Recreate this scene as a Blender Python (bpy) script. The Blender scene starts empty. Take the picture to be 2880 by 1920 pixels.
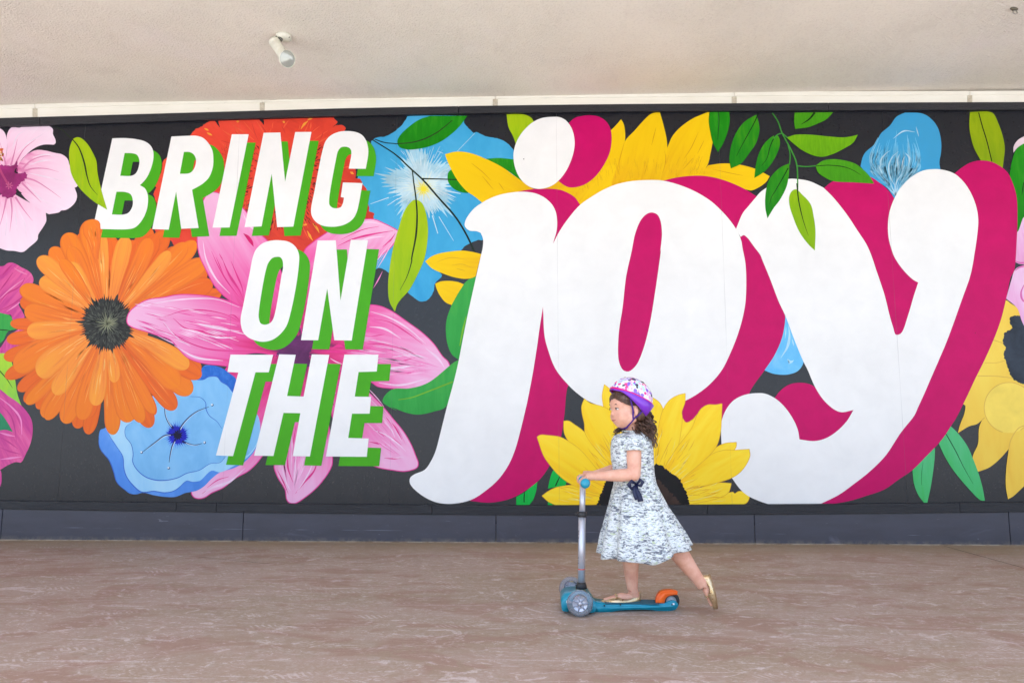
import bpy, bmesh, math, random
from mathutils import Vector, Matrix, Euler, noise
from mathutils.geometry import delaunay_2d_cdt
random.seed(7)
R = math.radians
sc = bpy.context.scene
col = sc.collection

# ------------------------------------------------------------------ camera
FPX = 2050.0                       # focal length in pixels of the 2880 px wide photograph
PITCH = math.atan(250.0 / FPX)
YAW = math.atan(FPX / 58800.0)
CAMH = 0.817
CROT = Euler((math.pi / 2 + PITCH, 0, YAW)).to_matrix()
def ray(px, py):
    return CROT @ Vector(((px - 1440) / FPX, -(py - 960) / FPX, -1))
_r = ray(1440, 1524)
DIST = CAMH / -_r.z * _r.y
CAM = Vector((0, -DIST, CAMH))
cd = bpy.data.cameras.new('camera'); cam = bpy.data.objects.new('camera', cd); col.objects.link(cam)
cam.location = CAM; cam.rotation_euler = (math.pi / 2 + PITCH, 0, YAW)
cd.sensor_width = 36; cd.lens = FPX / 2880 * 36; cd.clip_start = 0.05; cd.clip_end = 2000
sc.camera = cam

# ------------------------------------------------------------------ sky, sun, exposure
SUN_EL, SUN_AZ = 70, 205           # degrees; azimuth of the sun seen from above, from +Y towards +X
w = bpy.data.worlds.new('World'); sc.world = w; w.use_nodes = True
nt = w.node_tree; nt.nodes.clear()
sky = nt.nodes.new('ShaderNodeTexSky'); sky.sky_type = 'NISHITA'; sky.sun_disc = False
sky.sun_elevation = R(SUN_EL); sky.sun_rotation = R(SUN_AZ); sky.air_density = 1.0; sky.dust_density = 2.0
bg = nt.nodes.new('ShaderNodeBackground'); bg.inputs[1].default_value = 0.15
wo = nt.nodes.new('ShaderNodeOutputWorld')
nt.links.new(sky.outputs[0], bg.inputs[0]); nt.links.new(bg.outputs[0], wo.inputs[0])
sd = bpy.data.lights.new('sun', 'SUN'); sd.energy = 3.0; sd.angle = R(0.6); sd.color = (1, 0.965, 0.92)
sun = bpy.data.objects.new('sun', sd); col.objects.link(sun)
az, el = R(SUN_AZ), R(SUN_EL)
sdir = Vector((math.sin(az) * math.cos(el), math.cos(az) * math.cos(el), math.sin(el)))
sun.rotation_euler = sdir.to_track_quat('Z', 'Y').to_euler(); sun.location = (0, -12, 12)
sc.view_settings.view_transform = 'Standard'; sc.view_settings.look = 'None'
sc.view_settings.exposure = 1.66; sc.view_settings.gamma = 1
sc.view_settings.use_curve_mapping = False
sc.render.film_transparent = False
sc.cycles.max_bounces = 10; sc.cycles.diffuse_bounces = 6
sc.cycles.use_denoising = True

# ------------------------------------------------------------------ helpers
def lin(h, k=1.0):
    h = h.lstrip('#')
    out = []
    for i in (0, 2, 4):
        c = int(h[i:i + 2], 16) / 255
        out.append((c / 12.92 if c <= 0.04045 else ((c + 0.055) / 1.055) ** 2.4) * k)
    return tuple(out)
def tag(o, label=None, cat=None, group=None, kind=None):
    if label: o['label'] = label
    if cat: o['category'] = cat
    if group: o['group'] = group
    if kind: o['kind'] = kind
    return o
def empty(name, loc=(0, 0, 0)):
    o = bpy.data.objects.new(name, None); col.objects.link(o); o.location = loc
    o.empty_display_size = 0.1
    return o
def link(name, me, mat, parent=None, smooth=False):
    o = bpy.data.objects.new(name, me); col.objects.link(o)
    if mat is not None: me.materials.append(mat)
    if smooth: me.polygons.foreach_set('use_smooth', [True] * len(me.polygons))
    if parent is not None:
        o.parent = parent
        m = Matrix.Translation(parent.matrix_basis.translation) if parent.parent is None else Matrix.Identity(4)
        root = parent
        while root.parent is not None: root = root.parent
        off = Vector(root.location)
        if parent.parent is None:
            o.matrix_parent_inverse = Matrix.Translation(-off)
    return o
def bmobj(name, bm, mat, parent=None, smooth=False):
    me = bpy.data.meshes.new(name); bm.normal_update(); bm.to_mesh(me); bm.free()
    return link(name, me, mat, parent, smooth)
def pyobj(name, vs, fs, mat, parent=None, smooth=False):
    me = bpy.data.meshes.new(name); me.from_pydata([tuple(v) for v in vs], [], fs); me.update()
    return link(name, me, mat, parent, smooth)
def box(bm, lo, hi):
    lo, hi = Vector(lo), Vector(hi)
    r = bmesh.ops.create_cube(bm, size=1)
    for v in r['verts']:
        v.co = Vector(((v.co.x + .5) * (hi.x - lo.x) + lo.x, (v.co.y + .5) * (hi.y - lo.y) + lo.y, (v.co.z + .5) * (hi.z - lo.z) + lo.z))
    return r['verts']
def tube(bm, pts, rads, seg=12, caps=True):
    pts = [Vector(p) for p in pts]
    if not isinstance(rads, (list, tuple)): rads = [rads] * len(pts)
    rings = []; up = None
    for i, p in enumerate(pts):
        d = (pts[min(i + 1, len(pts) - 1)] - pts[max(i - 1, 0)])
        d = d.normalized() if d.length > 1e-9 else Vector((0, 0, 1))
        if up is None: up = Vector((0, 0, 1)) if abs(d.z) < .9 else Vector((1, 0, 0))
        a = up - d * up.dot(d); a.normalize(); b = d.cross(a); up = a
        rings.append([bm.verts.new(p + (a * math.cos(t) + b * math.sin(t)) * rads[i]) for t in [2 * math.pi * k / seg for k in range(seg)]])
    for i in range(len(rings) - 1):
        for k in range(seg):
            bm.faces.new((rings[i][k], rings[i][(k + 1) % seg], rings[i + 1][(k + 1) % seg], rings[i + 1][k]))
    if caps:
        bm.faces.new(rings[0][::-1]); bm.faces.new(rings[-1])
    return rings
def ball(bm, c, r, seg=16, rot=None):
    if not isinstance(r, (list, tuple)): r = (r, r, r)
    q = bmesh.ops.create_uvsphere(bm, u_segments=seg, v_segments=max(8, seg // 2 + 2), radius=1)
    M = Matrix.Diagonal((*r, 1))
    if rot is not None: M = rot.to_4x4() @ M
    M = Matrix.Translation(Vector(c)) @ M
    for v in q['verts']: v.co = M @ v.co
    return q['verts']
def lathe(bm, prof, c, axis, seg=32):
    """profile (r, h) revolved about axis through c"""
    ax = Vector(axis).normalized(); a = ax.orthogonal().normalized(); b = ax.cross(a); c = Vector(c)
    rings = []
    for r, h in prof:
        rings.append([bm.verts.new(c + ax * h + (a * math.cos(t) + b * math.sin(t)) * max(r, 1e-5)) for t in [2 * math.pi * k / seg for k in range(seg)]])
    for i in range(len(rings) - 1):
        for k in range(seg):
            bm.faces.new((rings[i][k], rings[i][(k + 1) % seg], rings[i + 1][(k + 1) % seg], rings[i + 1][k]))
    bmesh.ops.remove_doubles(bm, verts=[v for rg in rings for v in rg], dist=2e-5)

# ------------------------------------------------------------------ material nodes
class NB:
    def __init__(self, name):
        self.m = bpy.data.materials.new(name); self.m.use_nodes = True
        self.t = self.m.node_tree; self.t.nodes.clear()
        self.out = self.t.nodes.new('ShaderNodeOutputMaterial')
        self.b = self.t.nodes.new('ShaderNodeBsdfPrincipled')
        self.t.links.new(self.b.outputs[0], self.out.inputs[0])
    def n(self, typ, **kw):
        x = self.t.nodes.new(typ)
        for k, v in kw.items(): setattr(x, k, v)
        return x
    def l(self, a, b): self.t.links.new(a, b)
    def put(self, sock, v):
        if hasattr(v, 'links'): self.l(v, sock)
        elif isinstance(v, (tuple, list)) and len(v) == 3 and sock.type == 'RGBA': sock.default_value = (*v, 1)
        else: sock.default_value = v
    def math(self, op, a, b=0.0, c=None, clamp=False):
        x = self.n('ShaderNodeMath', operation=op); x.use_clamp = clamp
        self.put(x.inputs[0], a); self.put(x.inputs[1], b)
        if c is not None: self.put(x.inputs[2], c)
        return x.outputs[0]
    def mix(self, f, a, b, mode='MIX'):
        x = self.n('ShaderNodeMix', data_type='RGBA', blend_type=mode)
        self.put(x.inputs[0], f); self.put(x.inputs[6], a); self.put(x.inputs[7], b)
        return x.outputs[2]
    def coord(self, kind='Object'):
        return self.n('ShaderNodeTexCoord').outputs[kind]
    def mapping(self, v, scale=(1, 1, 1), rot=(0, 0, 0), loc=(0, 0, 0)):
        x = self.n('ShaderNodeMapping'); self.l(v, x.inputs[0])
        x.inputs['Scale'].default_value = scale; x.inputs['Rotation'].default_value = rot; x.inputs['Location'].default_value = loc
        return x.outputs[0]
    def noise(self, v, scale=5, detail=4, rough=.5, dist=0):
        x = self.n('ShaderNodeTexNoise'); self.l(v, x.inputs['Vector'])
        x.inputs['Scale'].default_value = scale; x.inputs['Detail'].default_value = detail
        x.inputs['Roughness'].default_value = rough; x.inputs['Distortion'].default_value = dist
        return x.outputs['Fac']
    def rng(self, v, a, b, c=0.0, d=1.0):
        x = self.n('ShaderNodeMapRange'); self.put(x.inputs[0], v)
        for i, q in enumerate((a, b, c, d)): x.inputs[i + 1].default_value = q
        return x.outputs[0]
    def ramp(self, f, stops):
        x = self.n('ShaderNodeValToRGB'); self.l(f, x.inputs[0]); e = x.color_ramp.elements
        while len(e) < len(stops): e.new(.5)
        for q, (p, c) in zip(e, stops): q.position = p; q.color = (*c, 1)
        return x.outputs[0]
    def bump(self, h, strength=.3, dist=.01):
        x = self.n('ShaderNodeBump'); self.l(h, x.inputs['Height'])
        x.inputs['Strength'].default_value = strength; x.inputs['Distance'].default_value = dist
        self.l(x.outputs[0], self.b.inputs['Normal'])
    def set(self, **kw):
        nm = dict(color='Base Color', rough='Roughness', metal='Metallic', spec='Specular IOR Level', sss='Subsurface Weight', trans='Transmission Weight', ior='IOR', coat='Coat Weight', alpha='Alpha', sheen='Sheen Weight')
        for k, v in kw.items(): self.put(self.b.inputs[nm[k]], v)
        return self.m

# wall-plane mapping: a photograph pixel to a point on the wall's plane, off metres proud of it
def wall(px, py, off=0.0):
    d = ray(px, py); t = (-off - CAM.y) / d.y
    return CAM + d * t
def ground(px, py):
    d = ray(px, py); return CAM + d * (-CAM.z / d.z)

SEAM0 = wall(1570, 1000).x; SEAMW = (wall(2527, 1083).x - wall(643, 950).x) / 4
def paint_finish(nb, colr, rough=.42, spec=.16, seam=True, bump=.12):
    """brush marks, plywood joint lines, small scuffs: shared by everything painted on the hoarding"""
    p = nb.coord('Object')
    x = nb.n('ShaderNodeSeparateXYZ'); nb.l(p, x.inputs[0])
    fine = nb.noise(p, 55, 5, .65)
    big = nb.noise(p, 1.3, 3, .6)
    c = nb.mix(nb.rng(big, .3, .7, 0, .10), colr, (0.25, 0.25, 0.27), 'MULTIPLY')
    if seam:
        s = nb.math('SUBTRACT', x.outputs[0], SEAM0 - SEAMW / 2)
        s = nb.math('DIVIDE', s, SEAMW)
        s = nb.math('FRACT', s)
        s = nb.math('ABSOLUTE', nb.math('SUBTRACT', s, .5))
        s = nb.rng(s, 0.0008, 0.0020, 1, 0)
        brk = nb.rng(nb.noise(nb.mapping(p, (1, 1, .9)), 1.7, 4, .6), .42, .60)
        s = nb.math('MULTIPLY', s, brk)
        c = nb.mix(nb.math('MULTIPLY', s, .32), c, (0.12, 0.12, 0.13))
        h = nb.math('SUBTRACT', nb.math('MULTIPLY', fine, .4), s)
    else:
        h = fine
    nb.bump(h, bump, .002)
    nb.put(nb.b.inputs['Roughness'], nb.rng(fine, .3, .7, rough - .05, rough + .07))
    return nb.set(color=c, spec=spec)
_flat = {}
def flat(hexc, k=.9, rough=.42, var=.12, streak=(1, 1, 1)):
    key = (hexc, k, rough, var, streak)
    if key not in _flat:
        nb = NB('paint_' + hexc)
        c = lin(hexc, k)
        n = nb.noise(nb.mapping(nb.coord('Object'), streak), 7, 5, .6, .4)
        d = tuple(q * (1 - var) for q in c); e = tuple(min(.92, q * (1 + var)) for q in c)
        _flat[key] = paint_finish(nb, nb.ramp(n, [(.3, d), (.7, e)]), rough)
    return _flat[key]
_str = {}
def streaky(name, stops, across=14, along=1.3, amp=.5, grad=1.0, edge=None, rough=.42, bias=0.0, k=.9, det=4):
    """paint brushed along a petal: UV u runs from its base to its tip, v across"""
    if name in _str: return _str[name]
    nb = NB('paint_' + name)
    uv = nb.n('ShaderNodeUVMap', uv_map='along').outputs[0]
    sp = nb.n('ShaderNodeSeparateXYZ'); nb.l(uv, sp.inputs[0])
    ob = nb.mapping(nb.coord('Object'), (.7, .7, .7))
    va = nb.n('ShaderNodeVectorMath', operation='ADD'); nb.l(nb.mapping(uv, (along, across, 1)), va.inputs[0]); nb.l(ob, va.inputs[1])
    n = nb.noise(va.outputs[0], 1.0, det, .62, .5)
    n2 = nb.math('MULTIPLY', nb.math('SUBTRACT', n, .5), amp * 2)
    f = nb.math('ADD', nb.math('MULTIPLY', sp.outputs[0], grad), n2)
    f = nb.math('ADD', f, bias, clamp=True)
    c = nb.ramp(f, [(p, lin(h, k)) for p, h in stops])
    if edge:
        uv2 = nb.n('ShaderNodeUVMap', uv_map='edge').outputs[0]
        s2 = nb.n('ShaderNodeSeparateXYZ'); nb.l(uv2, s2.inputs[0])
        e = nb.math('ADD', nb.math('ABSOLUTE', s2.outputs[1]), nb.math('MULTIPLY', nb.math('SUBTRACT', n, .5), .5))
        c = nb.mix(nb.rng(e, .78, 1.05, 0, .75), c, lin(edge, k))
    _str[name] = paint_finish(nb, c, rough)
    return _str[name]

# ------------------------------------------------------------------ outlines traced on the wall
TL = dict(A=(0, 300, 3.2667), B=(0, 720, 3.2667), C=(200, 960, 3.2667), D=(240, 300, 4.9), E=(640, 300, 4.9), F=(500, 600, 3.2667),
          G=(560, 960, 3.2667), H=(1020, 300, 3.2667), I=(1100, 700, 3.2667), J=(1100, 1000, 3.2667), K=(1600, 280, 3.2667),
          M=(1700, 700, 3.2667), N=(1800, 1000, 3.2667), P=(2160, 280, 3.2667), Q=(2160, 700, 3.2667), R=(2160, 1100, 3.2667),
          S=(1440, 1020, 3.2667), U=(0, 840, 2.6133), V=(2580, 700, 2.12), X=(0, 0, 1.0))
def P(s):
    t = TL['X']; out = []
    for k in s.replace(':', ': ').split():
        if k.endswith(':'): t = TL[k[0]]; continue
        c = k.endswith('!'); k = k.rstrip('!')
        a, b = k.split(',')
        out.append((t[0] + float(a) / t[2], t[1] + float(b) / t[2], c))
    return out
def smooth(pts, closed=True, step=6.0):
    n = len(pts); out = []
    for i in range(n if closed else n - 1):
        p1 = pts[i]; p2 = pts[(i + 1) % n]
        a, b = Vector(p1[:2]), Vector(p2[:2])
        out.append(a.copy())
        if p1[2] and p2[2]: continue
        if not closed and i == 0 or p1[2]: p0 = a * 2 - b
        else: p0 = Vector(pts[(i - 1) % n][:2])
        if (not closed and i == n - 2) or p2[2]: p3 = b * 2 - a
        else: p3 = Vector(pts[(i + 2) % n][:2])
        L = (b - a).length
        if L < 1e-6: out.pop(); continue
        t0 = 0; t1 = t0 + max((a - p0).length, .01) ** .5; t2 = t1 + L ** .5; t3 = t2 + max((p3 - b).length, .01) ** .5
        m = max(2, min(14, int(L / step) + 1))
        for j in range(1, m):
            t = t1 + (t2 - t1) * j / m
            A1 = p0 * ((t1 - t) / (t1 - t0)) + a * ((t - t0) / (t1 - t0))
            A2 = a * ((t2 - t) / (t2 - t1)) + b * ((t - t1) / (t2 - t1))
            A3 = b * ((t3 - t) / (t3 - t2)) + p3 * ((t - t2) / (t3 - t2))
            B1 = A1 * ((t2 - t) / (t2 - t0)) + A2 * ((t - t0) / (t2 - t0))
            B2 = A2 * ((t3 - t) / (t3 - t1)) + A3 * ((t - t1) / (t3 - t1))
            out.append(B1 * ((t2 - t) / (t2 - t1)) + B2 * ((t - t1) / (t2 - t1)))
    if not closed: out.append(Vector(pts[-1][:2]))
    return out
def jagged(poly, amp, freq=.12, seed=0.0):
    out = []
    n = len(poly)
    dens = []
    for i in range(n):
        a, b = poly[i], poly[(i + 1) % n]; m = max(1, int((b - a).length / 2.5))
        for j in range(m): dens.append(a.lerp(b, j / m))
    n = len(dens)
    for i, p in enumerate(dens):
        d = dens[(i + 1) % n] - dens[i - 1]
        if d.length < 1e-6: out.append(p); continue
        nrm = Vector((d.y, -d.x)).normalized()
        v = noise.noise(Vector((p.x * freq, p.y * freq, seed))) + .5 * noise.noise(Vector((p.x * freq * 2.7, p.y * freq * 2.7, seed + 5)))
        out.append(p + nrm * v * amp)
    return out
LAY = [0]
STEP = 0.000012
def nextoff():
    LAY[0] += 1
    return 0.0004 + LAY[0] * STEP
def sheet(name, poly, mat, parent, off=None, holes=(), base=None, tip=None):
    """a painted shape: flat polygon (photo pixels) laid on the wall plane"""
    if off is None: off = nextoff()
    loops = [[wall(p[0], p[1], off) for p in lp] for lp in [poly, *holes]]
    v2 = [Vector((v.x, v.z)) for lp in loops for v in lp]; ed = []; k0 = 0
    for lp in loops:
        m = len(lp); ed += [(k0 + i, k0 + (i + 1) % m) for i in range(m)]; k0 += m
    ov, _, of, *_ = delaunay_2d_cdt(v2, ed, [], 1, 1e-5)
    flatv = [Vector((v.x, -off, v.y)) for v in ov]; fs = []
    hl2 = [[(v.x, v.z) for v in lp] for lp in loops[1:]]
    for t in of:
        a, b, c = [flatv[i] for i in t]
        if hl2:
            mx, mz = (a.x + b.x + c.x) / 3, (a.z + b.z + c.z) / 3; ins = False
            for lp in hl2:
                q = False
                for i in range(len(lp)):
                    (x1, z1), (x2, z2) = lp[i], lp[i - 1]
                    if (z1 > mz) != (z2 > mz) and mx < (x2 - x1) * (mz - z1) / (z2 - z1) + x1: q = not q
                ins = ins or q
            if ins: continue
        cr = (b.x - a.x) * (c.z - a.z) - (b.z - a.z) * (c.x - a.x)
        if abs(cr) < 1e-10: continue
        fs.append(tuple(t) if cr > 0 else tuple(t[::-1]))
    me = bpy.data.meshes.new(name); me.from_pydata([tuple(v) for v in flatv], [], fs); me.update()
    xs = [v.x for v in loops[0]]; zs = [v.z for v in loops[0]]
    B = wall(*base, off) if base else Vector(((min(xs) + max(xs)) / 2, 0, min(zs)))
    T = wall(*tip, off) if tip else max(loops[0], key=lambda v: (v - B).xz.length) if base else Vector(((min(xs) + max(xs)) / 2, 0, max(zs)))
    d = Vector((T.x - B.x, T.z - B.z)); L = max(d.length, .01); d /= L; e = Vector((-d.y, d.x))
    uvl = me.uv_layers.new(name='along')
    for lp in me.loops:
        v = me.vertices[lp.vertex_index].co; q = Vector((v.x - B.x, v.z - B.z))
        uvl.data[lp.index].uv = (q.dot(d) / L, q.dot(e) / L)
    return link(name, me, mat, parent)
def ribbon(name, paths, mat, parent, off=None):
    """brush strokes: each path = (list of px points, width at each point or (w0, wmid, w1))"""
    if off is None: off = nextoff()
    vs, fs = [], []
    for pts, wd in paths:
        n = len(pts)
        if n < 2: continue
        for i, p in enumerate(pts):
            d = pts[min(i + 1, n - 1)] - pts[max(i - 1, 0)]
            if d.length < 1e-9: d = Vector((1, 0))
            nr = Vector((d.y, -d.x)).normalized(); t = i / (n - 1)
            if isinstance(wd, tuple): ww = (wd[0] * (1 - 2 * t) + wd[1] * 2 * t) if t < .5 else (wd[1] * (2 - 2 * t) + wd[2] * (2 * t - 1))
            else: ww = wd
            a = wall(*(p + nr * ww / 2), off); b = wall(*(p - nr * ww / 2), off)
            vs += [a, b]
            if i: k = len(vs); fs.append((k - 4, k - 2, k - 1, k - 3))
    o = pyobj(name, vs, fs, mat, parent)
    if len(paths) > 1: o['kind'] = 'stuff'
    return o
def line(name, s, wd, mat, parent):
    return ribbon(name, [(smooth(P(s), False), wd)], mat, parent)

# ------------------------------------------------------------------ the setting: ground, walkway, soffit
def curve(pts):
    def f(x):
        if x <= pts[0][0]: i = 0
        elif x >= pts[-1][0]: i = len(pts) - 2
        else: i = max(k for k in range(len(pts) - 1) if pts[k][0] <= x)
        n = len(pts)
        def sl(k):
            if k == 0: return (pts[1][1] - pts[0][1]) / (pts[1][0] - pts[0][0])
            if k == n - 1: return (pts[-1][1] - pts[-2][1]) / (pts[-1][0] - pts[-2][0])
            return (pts[k + 1][1] - pts[k - 1][1]) / (pts[k + 1][0] - pts[k - 1][0])
        (x0, y0), (x1, y1) = pts[i], pts[i + 1]
        if x < pts[0][0]: return y0 + sl(0) * (x - x0)
        if x > pts[-1][0]: return y1 + sl(n - 1) * (x - x1)
        h = x1 - x0; t = (x - x0) / h
        return (2*t**3 - 3*t*t + 1) * y0 + (t**3 - 2*t*t + t) * h * sl(i) + (3*t*t - 2*t**3) * y1 + (t**3 - t*t) * h * sl(i + 1)
    return f
TRIM_TOP = curve([(0, 300), (720, 281), (1440, 270), (2160, 263), (2880, 260)])
TRIM_LIP = curve([(0, 306), (720, 287), (1440, 276), (2160, 269), (2880, 265.5)])
RAIL_TOP = curve([(0, 332), (720, 311.5), (1020, 303.5), (1600, 294.3), (2320, 289), (2880, 287)])
RAIL_BOT = curve([(0, 355.5), (720, 333), (1020, 325), (1600, 315), (2320, 310.3), (2880, 308.5)])
LOW_TOP = curve([(0, 1407), (720, 1415), (1440, 1420), (2160, 1417.4), (2880, 1411.6)])
LOW_BOT = curve([(0, 1430.5), (720, 1441), (1440, 1447.5), (2160, 1446), (2880, 1439)])
PLY0, LOWF, BASEF = 0.0, 0.030, 0.012

CEIL = wall(1440, 271, 0.03).z
def hit_z(px, py, z):
    d = ray(px, py); return CAM + d * ((z - CAM.z) / d.z)

# soffit
nb = NB('stucco_soffit')
p = nb.coord('Object')
f1 = nb.noise(nb.mapping(p, (1, 1, 1)), 62, 6, .62, .5)
f2 = nb.noise(nb.mapping(p, (1, .5, 1)), 6, 4, .6, .8)
v = nb.n('ShaderNodeTexVoronoi', feature='SMOOTH_F1'); nb.l(p, v.inputs['Vector']); v.inputs['Scale'].default_value = 95
amp = nb.rng(nb.noise(p, 2.2, 3, .5), .35, .65, .35, 1)
h = nb.math('MULTIPLY', nb.math('ADD', f1, nb.math('MULTIPLY', v.outputs['Distance'], .5)), amp)
nb.bump(h, .85, .012)
c = nb.ramp(nb.noise(p, .9, 4, .6, .6), [(.25, lin('e4dcd0', 1)), (.5, lin('e8e0d2', 1)), (.75, lin('e9e0d8', 1))])
c = nb.mix(nb.rng(f2, .55, .8, 0, .16), c, lin('b5a69a'))
c = nb.mix(nb.rng(f1, .25, .5, .22, 0), c, lin('a4958a'))
stucco = nb.set(color=c, rough=.92, spec=.2)
bm = bmesh.new(); box(bm, (-14, -4.25, CEIL), (14, 0.35, CEIL + 0.4))
ceil = tag(bmobj('ceiling', bm, stucco), kind='structure')

# walkway
nb = NB('worn_painted_concrete')
p = nb.coord('Object')
big = nb.noise(nb.mapping(p, (.5, 1.1, 1), loc=(3, 1, 0)), 1.3, 4, .6, .8)
lens = nb.noise(nb.mapping(p, (.5, 1, 1), rot=(0, 0, R(4)), loc=(1, 4, 0)), 3.6, 3, .5, 1.2)
lens2 = nb.noise(nb.mapping(p, (.7, 1, 1), rot=(0, 0, R(-6)), loc=(7, 2, 0)), 6.5, 3, .55, 1.6)
swirl = nb.noise(nb.mapping(p, (.85, 1, 1), rot=(0, 0, R(5)), loc=(2, 8, 0)), 9, 6, .68, 4.5)
mott = nb.noise(nb.mapping(p, (.8, 1, 1)), 46, 5, .72, 1.5)
fine = nb.noise(p, 150, 4, .7)
sx = nb.n('ShaderNodeSeparateXYZ'); nb.l(p, sx.inputs[0])
brown, pink, red, lav = lin('9c8874', .98), lin('a58e7f', .98), lin('9b7d6e', .97), lin('b2a499', .98)
edge_ = nb.math('ADD', sx.outputs[1], nb.math('MULTIPLY', nb.math('SUBTRACT', big, .5), .9))
c = nb.mix(nb.rng(big, .42, .54), brown, pink)
c = nb.mix(nb.rng(lens, .53, .58, 0, .7), c, red)
c = nb.mix(nb.rng(lens2, .56, .60, 0, .7), c, brown)
tex = nb.math('MULTIPLY', nb.rng(mott, .44, .56), nb.rng(swirl, .40, .54))
tex = nb.math('MULTIPLY', tex, nb.rng(lens, .56, .50))
c = nb.mix(nb.math('MULTIPLY', tex, .65), c, lav)
near = nb.rng(edge_, -.55, -.12, 0, 1)
c = nb.mix(near, c, nb.mix(nb.rng(swirl, .45, .6), lin('9a846a', 1.0), lin('a8947c', 1.0)))
vein = nb.math('ABSOLUTE', nb.math('SUBTRACT', nb.noise(nb.mapping(p, (.35, 1, 1), rot=(0, 0, R(-3)), loc=(5, 1, 0)), 5, 5, .6, 3), .5))
vein = nb.math('MULTIPLY', nb.rng(vein, .004, .022, 1, 0), nb.rng(mott, .42, .55))
patch = nb.noise(nb.mapping(p, (.7, 1, 1), loc=(11, 3, 0)), 7, 5, .62, 2)
patch = nb.math('MULTIPLY', nb.rng(patch, .585, .64), nb.rng(mott, .36, .56, .2, 1))
tread = nb.n('ShaderNodeTexWave', wave_type='BANDS', bands_direction='DIAGONAL'); nb.l(nb.mapping(p, (1, .8, 1)), tread.inputs['Vector'])
tread.inputs['Scale'].default_value = 22; tread.inputs['Distortion'].default_value = 4; tread.inputs['Detail'].default_value = 2; tread.inputs['Detail Scale'].default_value = .5
treadm = nb.math('MULTIPLY', nb.rng(tread.outputs['Fac'], .5, .8), nb.rng(nb.noise(nb.mapping(p, (.6, 1.6, 1), loc=(2, 9, 0)), 5.0, 1, .4), .66, .70))
scr = nb.noise(nb.mapping(p, (.035, 1, 1), rot=(0, 0, R(-7))), 26, 2, .5, .6)
scr = nb.math('MULTIPLY', nb.rng(scr, .70, .725), nb.rng(mott, .4, .6, .2, 1))
scr2 = nb.noise(nb.mapping(p, (.05, 1, 1), rot=(0, 0, R(9)), loc=(4, 4, 0)), 30, 2, .5, .6)
scr = nb.math('MAXIMUM', scr, nb.math('MULTIPLY', nb.rng(scr2, .69, .72), nb.rng(mott, .4, .6, .2, .8)))
white = nb.math('MAXIMUM', nb.math('MAXIMUM', patch, nb.math('MULTIPLY', vein, .8)), nb.math('MAXIMUM', nb.math('MULTIPLY', treadm, .7), scr))
white = nb.math('MULTIPLY', white, nb.rng(edge_, -.15, -.65, .12, 1))
c = nb.mix(nb.math('MULTIPLY', white, .52), c, lin('dccfce', 1))
c = nb.mix(nb.rng(fine, .35, .7, .18, 0), c, lin('4a3a34'))
spots = nb.noise(nb.mapping(p, (.7, 1.3, 1), loc=(5, 5, 0)), 9, 2, .5)
c = nb.mix(nb.rng(spots, .74, .79, 0, .6), c, lin('5a4a3e'))
nb.bump(nb.math('ADD', nb.math('MULTIPLY', fine, .5), mott), .22, .003)
walk = nb.set(color=c, rough=nb.rng(swirl, .35, .65, .62, .8), spec=.35)
bm = bmesh.new(); box(bm, (-14, -3.25, -0.15), (14, 0.3, 0.0))
wk = tag(bmobj('walkway', bm, walk), kind='structure')
# saw-cut joints in the walkway
gm = NB('joint_dirt').set(color=lin('4e4038', .7), rough=.95)
def groove(name, a, b, wd):
    a, b = ground(*a), ground(*b); d = (b - a).normalized(); n = Vector((-d.y, d.x, 0)) * wd / 2; up = Vector((0, 0, .0015))
    pyobj(name, [a - n + up, b - n + up, b + n + up, a + n + up], [(0, 1, 2, 3)], gm, wk)
groove('joint', (2655, 1535), (3400, 1740), .007)
groove('joint', (560, 1566), (760, 1585), .005)
# light joint filler line at the foot of the wall
nb = NB('old_caulk'); nb.set(color=nb.mix(nb.rng(nb.noise(nb.mapping(nb.coord('Object'), (1, 1, 1)), 9, 4, .7), .42, .6), lin('b9ab9a', .8), lin('8b7763', .7)), rough=.9)
bm = bmesh.new(); box(bm, (-8, -0.034, -0.01), (8, -0.0125, 0.004)); bmobj('caulk_line', bm, nb.m, wk)

nb = NB('pale_concrete_lot')
p = nb.coord('Object')
c = nb.ramp(nb.noise(p, .25, 6, .6), [(.3, lin('b0b0ae', 1)), (.7, lin('cacac8', 1))])
nb.bump(nb.noise(p, 60, 3, .6), .2, .01)
lot = nb.set(color=c, rough=.9)
pyobj('ground', [(-400, -500, -.012), (400, -500, -.012), (400, 60, -.012), (-400, 60, -.012)], [(0, 1, 2, 3)], lot)
tag(bpy.data.objects['ground'], kind='structure')

# ------------------------------------------------------------------ the hoarding
hoard = tag(empty('mural_wall'), 'long dark plywood wall under the soffit, painted with bright flowers and huge white lettering', 'wall', kind='thing')
nb = NB('black_satin_paint')
fin = nb.noise(nb.coord('Object'), 9, 5, .6)
paint_finish(nb, nb.ramp(fin, [(.3, (.005, .006, .011)), (.7, (.0075, .009, .015))]), rough=.30, spec=.42, bump=.018)
blackp = nb.m
nb = NB('black_rough_sawn_board')
p = nb.coord('Object')
g = nb.noise(nb.mapping(p, (3.5, 30, 60), rot=(0, 0, 0)), 2.2, 6, .7, 1.4)
nb.bump(g, .8, .006)
c = nb.ramp(g, [(.3, (.005, .005, .008)), (.62, (.012, .012, .018)), (.8, (.032, .032, .044))])
sc_ = nb.noise(nb.mapping(p, (1, 1, 1)), 60, 2, .5)
c = nb.mix(nb.rng(sc_, .80, .84, 0, .6), c, lin('8a8a90'))
boardm = nb.set(color=c, rough=nb.rng(g, .3, .7, .50, .34), spec=.5)
nb = NB('slate_base_paint')
p = nb.coord('Object')
g = nb.noise(nb.mapping(p, (.8, 1, 3)), 4, 6, .65)
sc_ = nb.noise(nb.mapping(p, (.25, 1, 1.6)), 42, 3, .5, 1)
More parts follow.
